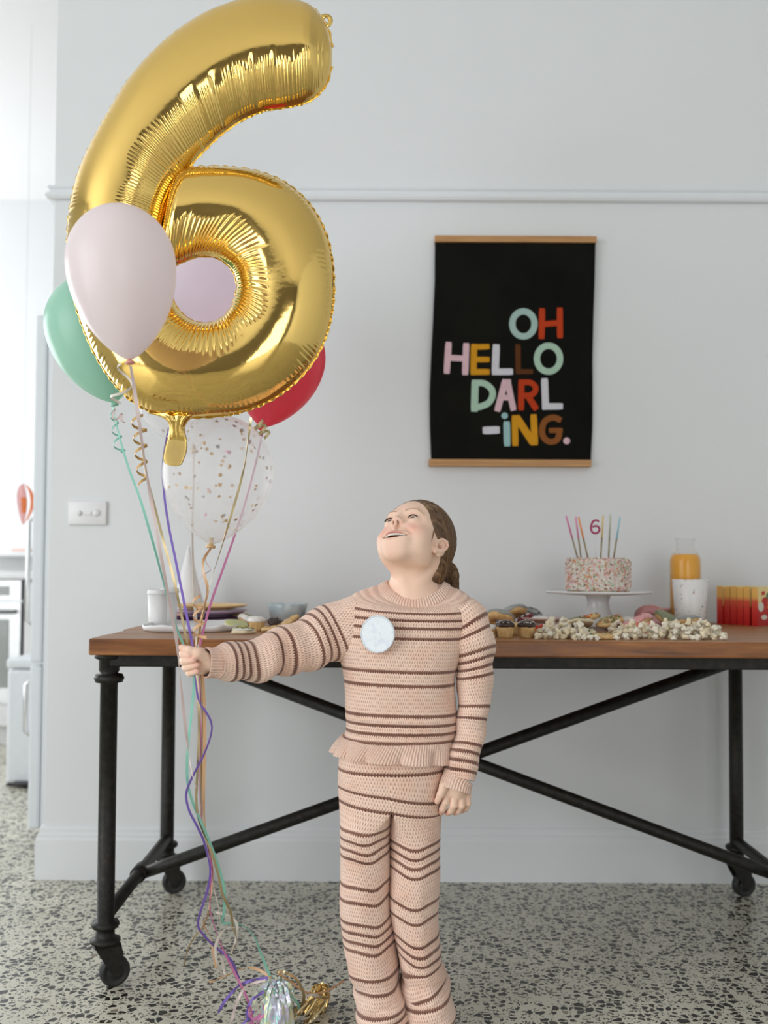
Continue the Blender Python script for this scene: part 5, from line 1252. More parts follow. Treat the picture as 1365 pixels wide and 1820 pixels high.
# --- hands ------------------------------------------------------------
YH = 1.93
def Hh(px, py, dy=0.0): return np.array(P(px, py, YH + dy))
def fist_sdf(p):
    d = chain(p, [Hh(402, 1178, .016), Hh(376, 1178, .006), Hh(356, 1175, .008)], [.0155, .0180, .0200])
    d = smin(d, chain(p, [Hh(356, 1163, .012), Hh(334, 1163, .014)], [.0135, .0105]), .010)
    d = smin(d, chain(p, [Hh(358, 1188, .012), Hh(338, 1192, .014)], [.0135, .0095]), .010)
    d = smin(d, chain(p, [Hh(356, 1176, .012), Hh(334, 1178, .015)], [.016, .0105]), .010)
    fs = [[(333, 1163.5, .014), (323.5, 1163, .004), (325, 1164, -.014), (336.5, 1166, -.0195)], [(334, 1174.5, .015), (324.5, 1175.5, .004), (327, 1176, -.0155), (343, 1173.5, -.0215)],
          [(336, 1185.5, .015), (329.5, 1186.5, .004), (332, 1187, -.0145), (350, 1182.5, -.019)], [(339, 1195, .014), (335.5, 1196, .004), (337, 1197, -.012), (350, 1193.5, -.016)]]
    for f, r in zip(fs, (.0070, .0072, .0068, .0060)):
        d = smin(d, chain(p, [Hh(*q) for q in f], [r*1.12, r*1.05, r, r*.88], .002), .0022)
    th = chain(p, [Hh(368, 1172, -.003), Hh(352, 1161, -.016), Hh(337, 1156, -.018), Hh(323, 1151.5, -.012)], [.0120, .0110, .0082, .0068], .003)
    d = smin(d, th, .004)
    return d
V2, F2 = polygonise(fist_sdf, Hh(318, 1150) - [.025, .05, .08], Hh(395, 1150) + [.03, .06, .035], .0014)
def GR(px, py, dy=0.0): return G(px, py, dy - .055)
def rhand_sdf(p):
    d = chain(p, [GR(812, 1378, .0), GR(813, 1398, .0)], [.022, .0225])
    d = smin(d, chain(p, [GR(799, 1398, -.004), GR(797, 1410, -.006)], [.012, .0095]), .010)
    d = smin(d, chain(p, [GR(826, 1400, .004), GR(829, 1414, .004)], [.012, .010]), .010)
    d = smin(d, chain(p, [GR(812, 1398, -.002), GR(813, 1412, -.004)], [.0155, .0115]), .010)
    fs = [[(797, 1408, -.007), (791.5, 1426, -.007), (786.5, 1438, .001), (784.5, 1444, .010)], [(808.5, 1411, -.008), (806.5, 1431, -.009), (801.5, 1441, .002), (796, 1445, .013)],
          [(820, 1413, -.005), (820, 1432, -.006), (815, 1441, .005), (808, 1444, .015)], [(830, 1413, .002), (831.5, 1428, .001), (828, 1437, .010), (821, 1441, .018)]]
    for f, r in zip(fs, (.0072, .0075, .0071, .0063)):
        d = smin(d, chain(p, [GR(*q) for q in f], [r*1.1, r*1.02, r*.95, r*.85], .002), .0022)
    d = smin(d, chain(p, [GR(800, 1386, -.010), GR(789, 1398, -.016), GR(783.5, 1411, -.016), GR(777, 1424, -.010)], [.0120, .0092, .0076, .0062], .003), .004)
    return d
V3, F3 = polygonise(rhand_sdf, GR(775, 1450) - [.02, .05, .015], GR(838, 1385) + [.02, .055, .03], .0014)
def hand_cols(V, tips, c0):
    c = np.tile(SK, (len(V), 1))
    for t_ in tips:
        m = np.clip(.5*np.exp(-(((V - t_)/.008)**2).sum(-1)), 0, 1)[:, None]; c = c*(1 - m) + BLUSH*m
    return c*.99
C2 = hand_cols(V2, [Hh(336, 1166, -.02), Hh(343, 1173, -.022), Hh(350, 1182, -.02), Hh(350, 1193, -.017), Hh(323, 1151, -.014)], 0)
C3 = hand_cols(V3, [GR(785, 1443, .005), GR(796, 1445, .01), GR(808, 1444, .012), GR(822, 1441, .015), GR(777, 1424, -.01)], 0)
# --- shoulders and arms inside the sleeves (the clothes carry the rest of the figure)
def limbs_sdf(p):
    d = chain(p, [G(735, 1085, .01), G(640, 1100, .012)], [.035, .032]); d = smin(d, chain(p, [G(735, 1085, .01), G(822, 1105, .0)], [.035, .032]), .02)
    d = smin(d, chain(p, [G(735, 1080, .016), G(730, 1130, .012)], [.036, .040]), .02)
    d = smin(d, chain(p, [G(640, 1100, .012), G(500, 1156, -.052), G(390, 1178, -.122)], [.032, .025, .0165]), .01)
    d = smin(d, chain(p, [G(822, 1105, .0), G(843, 1240, -.012), G(813, 1384, -.053)], [.032, .025, .019]), .01)
    return d
V4, F4 = polygonise(limbs_sdf, G(360, 1420) - [.06, .22, .0] , G(880, 1030) + [.02, .12, .02], .007, 2)
Vall = np.concatenate([V1, V2, V3, V4]); n1, n2, n3 = len(V1), len(V2), len(V3)
Fall = np.concatenate([F1, F2 + n1, F3 + n1 + n2, F4 + n1 + n2 + n3]); Call = np.concatenate([C1, C2, C3, np.tile(SK, (len(V4), 1))])
body = add_mesh('body', Vall, Fall, M_SKIN, girl, True, cols=Call)
# --- eyes, lashes, brows, teeth
M_EYE = NT('eye'); vc = M_EYE.node('ShaderNodeVertexColor'); vc.layer_name = 'Col'; M_EYE.set(col=vc.outputs[0], rough=.12)
gaze = np.array([.02, .97, .16]); gaze /= np.linalg.norm(gaze)
for e in EYE:
    n, m = 40, 48; th = np.linspace(0, PI, n)[:, None]; ph = np.linspace(0, 2*PI, m, endpoint=False)[None]
    x = np.cross(gaze, [1, 0, 0]); x /= np.linalg.norm(x); y = np.cross(gaze, x)
    d = gaze*np.cos(th)[..., None] + (x*np.cos(ph)[..., None] + y*np.sin(ph)[..., None])*np.sin(th)[..., None]
    ca = np.tile(np.array(srgb(236, 232, 228)[:3]), (n, m, 1)); t_ = th[:, 0]
    ca[t_ < .52] = srgb(96, 92, 84)[:3]; ca[t_ < .22] = (.008, .008, .008)
    add_mesh('eye', toworld(e + d*ER).reshape(-1, 3), gridfaces(n, m, False, True), M_EYE.m, girl, cols=ca.reshape(-1, 3))
M_LASH = simple('dark_lashes', srgb(58, 40, 32), .6); M_BROW = simple('brown_eyebrow', srgb(196, 156, 126), .8)
for s, e in ((1, EYE[0]), (-1, EYE[1])):
    rows = []
    for t_ in np.linspace(-1, 1, 15):
        l = .0122*t_; u = .0039*(1 - t_*t_) - .0002; f = .0135*math.sqrt(max(0, 1 - (l/.0152)**2 - (u/.02)**2)); w = .0010 + .0012*(1 - t_*t_)
        b = np.array([l, f - .0002, u]); o = np.array([l*1.08 + s*.0005, f + .0026, u + .0013])
        rows.append([e + b + [0, 0, .0003], e + (b + o)/2 + [0, .0002, -.0002], e + o, e + (b + o)/2 + [0, .0001, .0005]])
    add_mesh('eyelashes', toworld(np.array(rows)), gridfaces(15, 4, False, True), M_LASH, girl)
def onhead(q, off):
    q = np.asarray(q, float); 
    for _ in range(12):
        p = q.astype(np.float32)[None]; d0 = head_sdf(p)[0]; h_ = .001
        g = np.array([head_sdf(p + np.eye(3, dtype=np.float32)[i]*h_)[0] - head_sdf(p - np.eye(3, dtype=np.float32)[i]*h_)[0] for i in range(3)])/(2*h_)
        q = q - g/(g @ g + 1e-9)*(d0 - off)*.8
    return q
for s in (1, -1):
    path = catmull([(s*.011, .09, .0215), (s*.021, .09, .0275), (s*.033, .08, .0285), (s*.046, .065, .0215)], 18); rows = []
    for i, q in enumerate(path):
        t_ = i/17; hw = .0026*(1 - .7*t_)*min(1, .5 + 3*t_); c = onhead(q, .0001); a = onhead(q + [0, 0, hw], .0000); b = onhead(q - [0, 0, hw], .0000); m_ = onhead(q, .0009)
        rows.append([a, m_, b, c])
    add_mesh('eyebrow', toworld(np.array(rows)), gridfaces(18, 4, False, True), M_BROW, girl)
M_TEETH = simple('teeth', srgb(240, 234, 222), .25, var=.01)
rows = []; N_ = 70
for s in np.linspace(-.70, .70, N_):
    ph_ = (s*.0345/.0052) % 1.0; sc_p = abs(ph_ - .5)*2; dn = .0062*(1 - .45*abs(s)**2)*(1 - .22*sc_p**4)
    c0 = mcurve(np.array([s*1.0]), .0030, -.0034)[0]; fo = -.0006*sc_p**6
    rows.append([c0 + [0, fo, 0], c0 + [0, .0008 + fo, -dn*.5], c0 + [0, .0002 + fo, -dn], c0 + [0, -.003, -dn*.9], c0 + [0, -.003, 0]])
add_mesh('teeth', toworld(np.array(rows)), gridfaces(N_, 5, False, True), M_TEETH, girl)

# --- hair ---------------------------------------------------------------
def hair_mat():
    t = NT('brown_hair'); uv = t.node('ShaderNodeUVMap'); uv.uv_map = 'UVMap'
    mp = t.node('ShaderNodeMapping'); t.link(uv.outputs[0], mp.inputs[0]); mp.inputs['Scale'].default_value = (1.0, .05, 1)
    n = t.noise(60, 4, mp.outputs[0], .6); n2 = t.noise(14, 2, mp.outputs[0])
    c = t.ramp(t.math('MULTIPLY_ADD', n2, .5, t.math('MULTIPLY', n, .5)), [(.33, srgb(72, 52, 36)), (.5, srgb(112, 84, 58)), (.66, srgb(170, 136, 98))])
    t.set(col=c, rough=.42, spec=.4); t.bump(n, .6, .004); return t.m
M_HAIR = hair_mat()
PB = np.array([.010, -.098, -.022])                   # where the ponytail is tied, head coordinates
def hairline(q):
    l, f, u = q[..., 0], q[..., 1], q[..., 2]
    top = u*0 + (u - .083) - 1.9*(f - .052) - 6.0*l*l          # forehead edge
    side = u - (-.004) - 1.30*(f - .016) + .010*np.sin((u - .01)/.014)*np.exp(-((u - .02)/.03)**2)
    low = (u + .062) + 0.55*(-.05 - f)
    return top, side, low
def hair_base(q):
    base = ell(q, (0, -.011, .041), (.0728, .0905, .0822)); base = smin(base, ell(q, (0, .038, .030), (.0598, .0488, .0518)), .02); base = smin(base, ell(q, (0, .026, -.006), (.0625, .0560, .0640)), .02); base = smin(base, ell(q, (0, -.045, -.016), (.054, .048, .044)), .03)
    base = smin(base, cap(q, (.004, -.070, -.016), PB, .026, .018), .030)
    return base
def hair_sdf(p):
    q = toloc(p); base = hair_base(q)
    l, f, u = q[..., 0], q[..., 1], q[..., 2]
    ul = np.maximum(np.abs(l) - .030, 0)
    cut1 = (f - .056) + .52*(.076 - u) - .0*l + 9.0*ul*ul                                  # behind the forehead
    edge = np.where(u > .078, cut1, np.where(u > .0, (f - .057) + .52*(.076 - u) + 9.0*ul*ul, 0))
    # profile curve f_edge(u): forehead -> temple -> above ear -> nape
    fe = np.interp(u, [-.085, -.06, -.035, -.012, .004, .020, .045, .065, .082, .100, .12], [-.082, -.060, -.044, -.024, .034, .055, .068, .074, .072, .064, .05])
    fe = fe - 1.2*np.maximum(np.abs(l) - .045, 0)*np.clip((u - .045)/.02, 0, 1)
    d = smax(base, (f - fe)*.72, .007)
    # keep ears free
    for s in (1, -1): d = smax(d, -ell(q, (s*.072, .000, -.011), (.016, .0175, .0245)), .003)
    a = np.arctan2(l - PB[0], u - PB[2] + .25*(f - PB[1])); r = np.sqrt((l - PB[0])**2 + (u - PB[2])**2)
    am = np.clip((fe - f)/.02, .15, 1)
    d = d - am*(.0009*np.sin(a*46 + 2*np.sin(a*9)) + .0005*np.sin(a*101))
    return d
V, F = polygonise(hair_sdf, HC - [.115, .13, .15], HC + [.115, .14, .135], .0021, 2)
q = toloc(V.astype(np.float32)); a = np.arctan2(q[:, 0] - PB[0], q[:, 2] - PB[2] + .25*(q[:, 1] - PB[1])); dist = np.linalg.norm(q - PB.astype(np.float32), axis=1)
add_mesh('hair', V, F, M_HAIR, girl, True, uv=np.stack([a*.35 + .02*np.sin(dist*40), dist], 1))
# fine strands combed back over the cap
rg = np.random.default_rng(21); NSD, NP = 620, 18
uu = rg.uniform(-.03, .112, NSD); ll = np.where(rg.random(NSD) < .62, 1, -1)*.075*np.sqrt(rg.random(NSD)); 
fe_ = np.interp(uu, [-.085, -.06, -.044, -.024, .004, .020, .045, .065, .082, .100, .12], [-.082, -.060, -.044, -.024, .034, .055, .068, .074, .072, .064, .05]) - rg.uniform(0, .05, NSD)
S0 = np.stack([ll, fe_, uu], 1); s_ = np.linspace(0, 1, NP)[None, :, None]; end = PB + rg.normal(0, .008, (NSD, 3))
ctr = np.array([0, -.010, .030]); Q = S0[:, None]*(1 - s_) + end[:, None]*s_; Q = Q + (Q - ctr)*(.9*s_*(1 - s_)*2)
Q = Q.reshape(-1, 3)
for _ in range(7):
    pq = Q.astype(np.float32); d0 = hair_base(pq); e_ = .001; gq = np.stack([(hair_base(pq + np.eye(3, dtype=np.float32)[i]*e_) - hair_base(pq - np.eye(3, dtype=np.float32)[i]*e_))/(2*e_) for i in range(3)], -1)
    Q = Q - gq*((d0 - .0002)/np.maximum((gq**2).sum(-1), .3))[:, None]*.8
Q = Q.reshape(NSD, NP, 3); Q = Q + rg.normal(0, .0004, (NSD, 1, 3))
VS, FS, US = [], [], []
for i in range(NSD):
    if Q[i, 0, 1] > np.interp(Q[i, 0, 2], [-.085, -.06, -.044, -.024, .004, .020, .045, .065, .082, .100, .12], [-.082, -.060, -.044, -.024, .034, .055, .068, .074, .072, .064, .05]) - 1.2*max(abs(Q[i, 0, 0]) - .045, 0)*min(1, max(0, (Q[i, 0, 2] - .045)/.02)) + .001: continue
    if abs(S0[i, 0]) > .05 and S0[i, 2] < .016 and S0[i, 1] > -.03: continue
    if ((np.abs(Q[i, :, 0]) > .040) & (Q[i, :, 1] > -.022) & (Q[i, :, 2] < .012) & (Q[i, :, 2] > -.06)).any(): continue
    V, F = tube_bm(toworld(Q[i]), np.linspace(.00055, .0011, NP)*rg.uniform(.7, 1.3), 4, False); o_ = len(VS)*NP*4; VS.append(V); FS.append(np.array(F) + o_); US.append(np.stack([np.full(NP*4, rg.uniform(0, 3)), np.repeat(np.linspace(0, .2, NP), 4)], 1))
add_mesh('hair_strands', np.concatenate(VS), np.concatenate(FS), M_HAIR, girl, True, uv=np.concatenate(US), kind='stuff')
# ponytail
pb = toworld(PB); 
tp_ = catmull([pb + [0, 0, .004], pb*.4 + G(790, 1000, .08)*.6, G(795, 1016, .080), G(800, 1033, .078), G(805, 1052, .076), G(807, 1078, .078)], 60)
rr = np.interp(np.linspace(0, 1, 60), [0, .10, .3, .55, .8, 1], [.0180, .0165, .0200, .0185, .012, .002])
n, m = 60, 72; th = np.linspace(0, 2*PI, m, endpoint=False); s = np.linspace(0, 1, n)[:, None]
T = np.gradient(tp_, axis=0); T /= np.linalg.norm(T, axis=1)[:, None]; A = np.cross(T, [0, 1, 0]); A /= np.linalg.norm(A, axis=1)[:, None]; B = np.cross(T, A)
R_ = rr[:, None]*(1 + .10*np.sin(9*th + 5*s + 1.3*np.sin(9*s)) + .06*np.sin(17*th - 8*s) + .03*np.sin(31*th)) + .0012*np.sin(s*16)
V = tp_[:, None] + (A[:, None]*np.cos(th)[None, :, None] + B[:, None]*np.sin(th)[None, :, None])*R_[..., None]
add_mesh('ponytail', V, gridfaces(n, m, False, True), M_HAIR, girl, True, uv=np.stack([np.tile(np.minimum(th, 2*PI - th)*.12, (n, 1)), np.tile(s*.3, (1, m))], -1).reshape(-1, 2))
VS, FS, US = [], [], []
for i in range(150):
    a0 = rg.uniform(0, 2*PI); w_ = rg.uniform(.80, 1.12); sN = np.linspace(0, 1, 30); ii = (sN*59).astype(int); an = a0 + .5*np.sin(sN*5 + a0) + .25*np.sin(sN*17 + i)
    pth = tp_[ii] + (A[ii]*np.cos(an)[:, None] + B[ii]*np.sin(an)[:, None])*(rr[ii]*w_*(1 + .08*np.sin(sN*21 + i)))[:, None]
    V, F = tube_bm(pth, np.linspace(.0010, .0003, 30), 4, False); FS.append(np.array(F) + len(VS)*120); VS.append(V); US.append(np.stack([np.full(120, rg.uniform(0, 3)), np.repeat(np.linspace(0, .2, 30), 4)], 1))
add_mesh('ponytail_strands', np.concatenate(VS), np.concatenate(FS), M_HAIR, girl, True, uv=np.concatenate(US), kind='stuff')
V, F = lathe([(.019, -.005), (.0235, -.003), (.0245, 0), (.0235, .003), (.019, .005)], 24); ax = T[4]
add_mesh('hair_tie', place(V, ax, tp_[5]), F, simple('hair_elastic', srgb(60, 40, 36), .7), girl)
# stray lock in front of the ear, escaped hairs
for pts, r0 in (([(.0620, .038, .018), (.0620, .036, .008), (.0610, .034, -.004), (.059, .033, -.014), (.057, .032, -.024)], .0020), ([(-.062, .038, .018), (-.062, .036, .004), (-.060, .033, -.012)], .002)):
    pp = np.array([onhead(c, .0012) for c in catmull(pts, 16)]); V, F = tube_bm(toworld(pp), np.linspace(r0, .0004, 16), 8)
    add_mesh('hair_lock', V, F, M_HAIR, girl, uv=np.stack([V[:, 0]*2, V[:, 2]], 1))

# --- knitted clothes -----------------------------------------------------
PINK, PINK2, BRN, BRN2 = srgb(252, 219, 200), srgb(247, 206, 185), srgb(146, 104, 88), srgb(124, 84, 70)
def knit(name, stripes=(), hw=.0032, pu=.0052, pv=.0076, ribs=None, pitch=.0058):
    """crochet-like knit: UV in metres (x round, y along); stripes = list of y positions"""
    t = NT(name); uv = t.node('ShaderNodeUVMap'); uv.uv_map = 'UVMap'; s = t.node('ShaderNodeSeparateXYZ'); t.link(uv.outputs[0], s.inputs[0]); U, Vv = s.outputs[0], s.outputs[1]
    big = t.noise(18, 3, t.obj())
    if ribs:
        h = t.math('MULTIPLY_ADD', t.math('COSINE', t.math('MULTIPLY', U, 2*PI/pitch)), .5, .5)
        hole = t.math('POWER', t.math('SUBTRACT', 1.0, h), 3.0)
        fine = t.math('MULTIPLY_ADD', t.math('COSINE', t.math('MULTIPLY', Vv, 2*PI/.004)), .12, h)
        t.set(col=t.mix(t.math('MULTIPLY', hole, .35), t.ramp(big, [(.3, PINK2), (.6, PINK)]), srgb(184, 126, 104)), rough=.9, sheen=.25)  # shade in the valleys between ribs painted into the colour
        t.bump(fine, .8, .0025); return t.m
    row = t.math('FLOOR', t.math('DIVIDE', Vv, pv)); sh = t.math('MULTIPLY', t.math('MODULO', row, 2.0), pu*.5)
    U2 = t.math('ADD', U, sh)
    cu = t.math('MULTIPLY_ADD', t.math('COSINE', t.math('MULTIPLY', U2, 2*PI/pu)), .5, .5)
    cv_ = t.math('MULTIPLY_ADD', t.math('COSINE', t.math('MULTIPLY_ADD', Vv, 2*PI/pv, PI)), .5, .5)
    slit = t.math('MULTIPLY', t.math('POWER', t.math('SUBTRACT', 1.0, cu), 4.0), t.math('POWER', cv_, .7))
    fine = t.math('MULTIPLY_ADD', t.math('COSINE', t.math('MULTIPLY_ADD', U, 4*PI/pu, t.math('MULTIPLY', Vv, 2*PI/pv))), .06, 0)
    h = t.math('ADD', t.math('SUBTRACT', t.math('MULTIPLY_ADD', cv_, .25, .6), t.math('MULTIPLY', slit, .85)), fine); hole = slit
    wob = t.math('MULTIPLY_ADD', cu, .0022, -.0011)
    ve = t.math('ADD', Vv, wob); m = None
    for y in stripes:
        q = t.math('LESS_THAN', t.math('ABSOLUTE', t.math('SUBTRACT', ve, y)), hw)
        m = q if m is None else t.math('MAXIMUM', m, q)
    pink = t.ramp(big, [(.3, PINK2), (.55, PINK)]); brn = t.ramp(big, [(.3, BRN2), (.6, BRN)])
    pink = t.mix(t.math('MULTIPLY', hole, .50), pink, srgb(178, 122, 100)); brn = t.mix(t.math('MULTIPLY', hole, .6), brn, srgb(64, 40, 32))  # shade in the gaps between stitches painted into both yarn colours
    col = t.mix(m, pink, brn) if m is not None else pink
    t.set(col=col, rough=.92, sheen=.25, spec=.2); t.bump(h, .8, .003); return t.m
def loft(name, rings, nu, nv, mat, parent=girl, fold=None, circ=None, wave=None, shape=None):
    """rings: (centre, a, b, y) -> tube surface; a, b half-axis vectors; y = distance along in metres"""
    c = catmull([r[0] for r in rings], nv); a = catmull([r[1] for r in rings], nv); b = catmull([r[2] for r in rings], nv)
    y = catmull([[r[3], 0, 0] for r in rings], nv)[:, 0]; dr = catmull([[(r[4] if len(r) > 4 else 0.0), 0, 0] for r in rings], nv)[:, 0]
    th = np.linspace(0, 2*PI, nu + 1); ex = 2/2.35
    cx = np.sign(np.cos(th))*np.abs(np.cos(th))**ex; sy = np.sign(np.sin(th))*np.abs(np.sin(th))**ex
    V = c[:, None] + a[:, None]*cx[None, :, None] + b[:, None]*sy[None, :, None]
    if shape is not None: V = shape(V, th, y)
    V[..., 2] -= dr[:, None]*(np.clip(sy, 0, 1)**1.5 - .25*np.clip(-sy, 0, 1)**1.5)[None]
    if fold is not None:
        out = a[:, None]*cx[None, :, None] + b[:, None]*sy[None, :, None]; out /= np.linalg.norm(out, axis=-1)[..., None] + 1e-9
        V = V + out*fold(th[None], y[:, None])[..., None]
    V[..., 2] = np.maximum(V[..., 2], .003)
    C_ = circ or np.linalg.norm(np.diff(V[nv//2], axis=0), axis=1).sum()
    C_ = round(C_/.0052)*.0052
    sl_ = np.concatenate([np.zeros((nv, 1)), np.cumsum(np.linalg.norm(np.diff(V, axis=1), axis=2), axis=1)], 1); ufrac = sl_/(sl_[:, -1:] + 1e-9)
    UVv = np.stack([ufrac*C_, np.broadcast_to(y[:, None], (nv, nu + 1)) + (wave(th[None], y[:, None]) if wave else 0)], -1)
    # turn the cloth over at both ends so the edges have thickness
    def inset(row, k): 
        cc = row.mean(0); return cc + (row - cc)*k
    V = np.concatenate([inset(V[3], .90)[None], inset(V[0], .965)[None], V, inset(V[-1], .965)[None], inset(V[-4], .90)[None]])
    UVv = np.concatenate([UVv[3:4], UVv[:1], UVv, UVv[-1:], UVv[-4:-3]])
    return add_mesh(name, V, gridfaces(nv + 4, nu + 1), mat, parent, True, uv=UVv.reshape(-1, 2))
def ring_px(py, xl, xr, hd, drop=0.0, dy=0.0, slope=0.0, y=None):
    c = G((xl + xr)/2, py, dy); a = (G(xr, py + slope, dy) - G(xl, py - slope, dy))/2; b = np.array([0, -hd, 0])
    return (c, a, b, (py if y is None else y)*KG, drop*KG)
Yk = lambda *ys: [y*KG for y in ys]
yaw_b = 0
sweater_st = Yk(1081, 1097, 1112, 1130, 1187, 1211, 1263, 1279, 1294, 1309)
M_SW1 = knit('knit_sweater', sweater_st)
def fold_torso(th, y):
    p = y/KG; f = .0035*np.sin((p - 1130)/30 + 2.2*np.cos(th))*np.exp(-((p - 1180)/50)**2)*np.clip(np.cos(th)*1.2, -1, 1)
    f = f + .0030*np.sin((p + 40*np.cos(th*1.0))/17)*np.exp(-((p - 1290)/35)**2) + .002*np.sin(3*th + p/40)
    return f
rings = [ring_px(1041, 676, 797, .056, 34, .012, 0, 1042), ring_px(1044, 664, 807, .061, 33, .012, 1, 1047), ring_px(1050, 646, 823, .068, 29, .010, 2, 1054), ring_px(1060, 626, 836, .076, 21, .008, 4, 1064), ring_px(1078, 609, 846, .082, 10, .006, 5, 1082), ring_px(1104, 603, 845, .085, 3, .003, 4, 1106),
         ring_px(1150, 605, 828, .088, 0, 0, 3), ring_px(1200, 611, 813, .088, 0, 0, 3), ring_px(1250, 614, 810, .086, 0, 0, 2.5), ring_px(1295, 611, 811, .088, 0, 0, 2), ring_px(1326, 604, 808, .090, 0, 0, 2)]
loft('sweater', rings, 260, 220, M_SW1, fold=fold_torso)
# neckband
M_RIB = knit('knit_rib', ribs=True); 
rings = [ring_px(1037, 690, 784, .043, 24, .012, 0, 0), ring_px(1034, 687, 787, .0465, 25, .012, 0, 4), ring_px(1035, 682, 792, .0520, 29, .012, 0, 10), ring_px(1038, 675, 798, .0580, 34, .012, 0, 17), ring_px(1041, 672, 801, .0605, 37, .012, 0, 22), ring_px(1044, 674, 799, .0590, 37, .012, 0, 25)]
loft('neckband', rings, 160, 22, M_RIB)
# ruffle at the hem
def fold_ruff(th, y):
    t_ = np.clip((y/KG - 1312)/42, 0, 1); k = th*13 + .9*np.sin(2*th + 1)
    return t_*(.024*np.sqrt(np.abs(np.sin(k*.5))) - .006) + .004*t_
rings = [ring_px(1310, 606, 809, .090, 0, 0, 3), ring_px(1316, 602, 808, .0935, 0, 0, 3), ring_px(1326, 599, 804, .094, 0, 0, 5), ring_px(1338, 598, 800, .095, 0, 0, 7), ring_px(1342, 598, 799, .0945, 0, 0, 7)]
loft('hem_ruffle', rings, 420, 40, M_RIB, fold=fold_ruff)
# sleeves
def sleeve(name, path, side, fold, nu=150, nv=200, parent=girl):
    """path: (px, py, dy, half-height px, half-depth m)"""
    c = np.array([G(p[0], p[1], p[2]) for p in path]); T = np.gradient(c, axis=0); L_ = np.concatenate([[0], np.cumsum(np.linalg.norm(np.diff(c, axis=0), axis=1))]); rg_ = []
    for i, p in enumerate(path):
        t_ = T[i]/np.linalg.norm(T[i]); n = np.array([-t_[2], 0, t_[0]]); n /= np.linalg.norm(n); b = np.cross(t_, n); b /= np.linalg.norm(b); b = b if b[1] < 0 else -b
        n = n if n[side] > 0 else -n
        rg_.append((c[i], n*p[3]*KG*p[5] if len(p) > 5 else n*p[3]*KG, b*p[4], L_[i]))
    return rg_, L_
pl_ = [(655, 1096, .012, 42, .060), (628, 1108, .010, 50, .066), (600, 1122, .000, 53, .066), (572, 1133, -.012, 50, .060), (543, 1145, -.028, 46, .056), (506, 1157, -.050, 42, .051), (470, 1168, -.074, 38, .046), (430, 1176, -.100, 32.5, .040), (397, 1178, -.120, 28.5, .034), (384, 1178, -.130, 27, .031)]
r_, L_ = sleeve('x', pl_, 2, None)
px2y = lambda px: np.interp(-px, [-p[0] for p in pl_], L_)
def fold_l(th, y):
    s = y/L_[-1]; f = .0042*np.sin(y*105 + 1.6*np.sin(th + .5))*np.exp(-((s - .62)/.35)**2)*(.6 + .5*np.sin(th - 1.0)) + .0030*np.sin(y*60 + 2*np.cos(th))
    return f + .0045*np.exp(-((s - .93)/.045)**2)
M_SL = knit('knit_left_sleeve', [px2y(x) for x in (403, 416, 429, 442, 483, 503, 546, 561, 575, 589)])
loft('sleeve', r_, 180, 190, M_SL, fold=fold_l, wave=lambda th, y: .0045*np.sin(th*1.0)+.0025*np.sin(2*th + y*30))
pc_ = [(390, 1178, -.125, 27, .031), (384, 1178, -.130, 25.5, .0275), (376, 1178, -.135, 25, .0265), (367, 1178, -.141, 25.5, .0265), (365.5, 1178, -.142, 24.5, .0255)]
rc_, _ = sleeve('x', pc_, 2, None); loft('cuff', rc_, 96, 26, M_RIB)
pr_ = [(812, 1086, .004, 36, .052), (828, 1106, .0, 40, .060), (839, 1140, -.004, 37, .060), (843, 1180, -.008, 33.5, .056), (844, 1220, -.010, 31, .052), (841, 1262, -.016, 29, .049), (835, 1300, -.026, 28, .046), (827, 1335, -.038, 27.5, .043), (819, 1364, -.048, 27.5, .040), (815, 1382, -.052, 27.5, .037)]
r2_, L2 = sleeve('x', pr_, 0, None); py2y = lambda py: np.interp(py, [p[1] for p in pr_], L2)
def fold_r(th, y):
    s = y/L2[-1]; return .0040*np.sin(y*88 + 1.8*np.sin(th))*np.exp(-((s - .25)/.22)**2) + .0026*np.sin(y*95 + 2.4*np.cos(th + .4))*np.exp(-((s - .75)/.25)**2) + .002*np.sin(2*th + y*18)
M_SR = knit('knit_right_sleeve', [py2y(y) for y in (1112, 1128, 1158, 1172, 1186, 1201, 1256, 1279, 1326, 1340, 1355, 1370)])
loft('sleeve', r2_, 160, 190, M_SR, fold=fold_r, wave=lambda th, y: .0050*np.cos(th)*np.exp(-((y/L2[-1] - .3)/.3)**2) + .002*np.sin(th*2))
pc2 = [(816, 1381, -.052, 26.5, .034), (813.5, 1385, -.0535, 27, .034), (811, 1392, -.056, 27.5, .0325), (808, 1404, -.059, 28, .032), (807.6, 1405.5, -.0595, 27, .031)]
rc2, _ = sleeve('x', pc2, 0, None); loft('cuff', rc2, 100, 30, M_RIB)
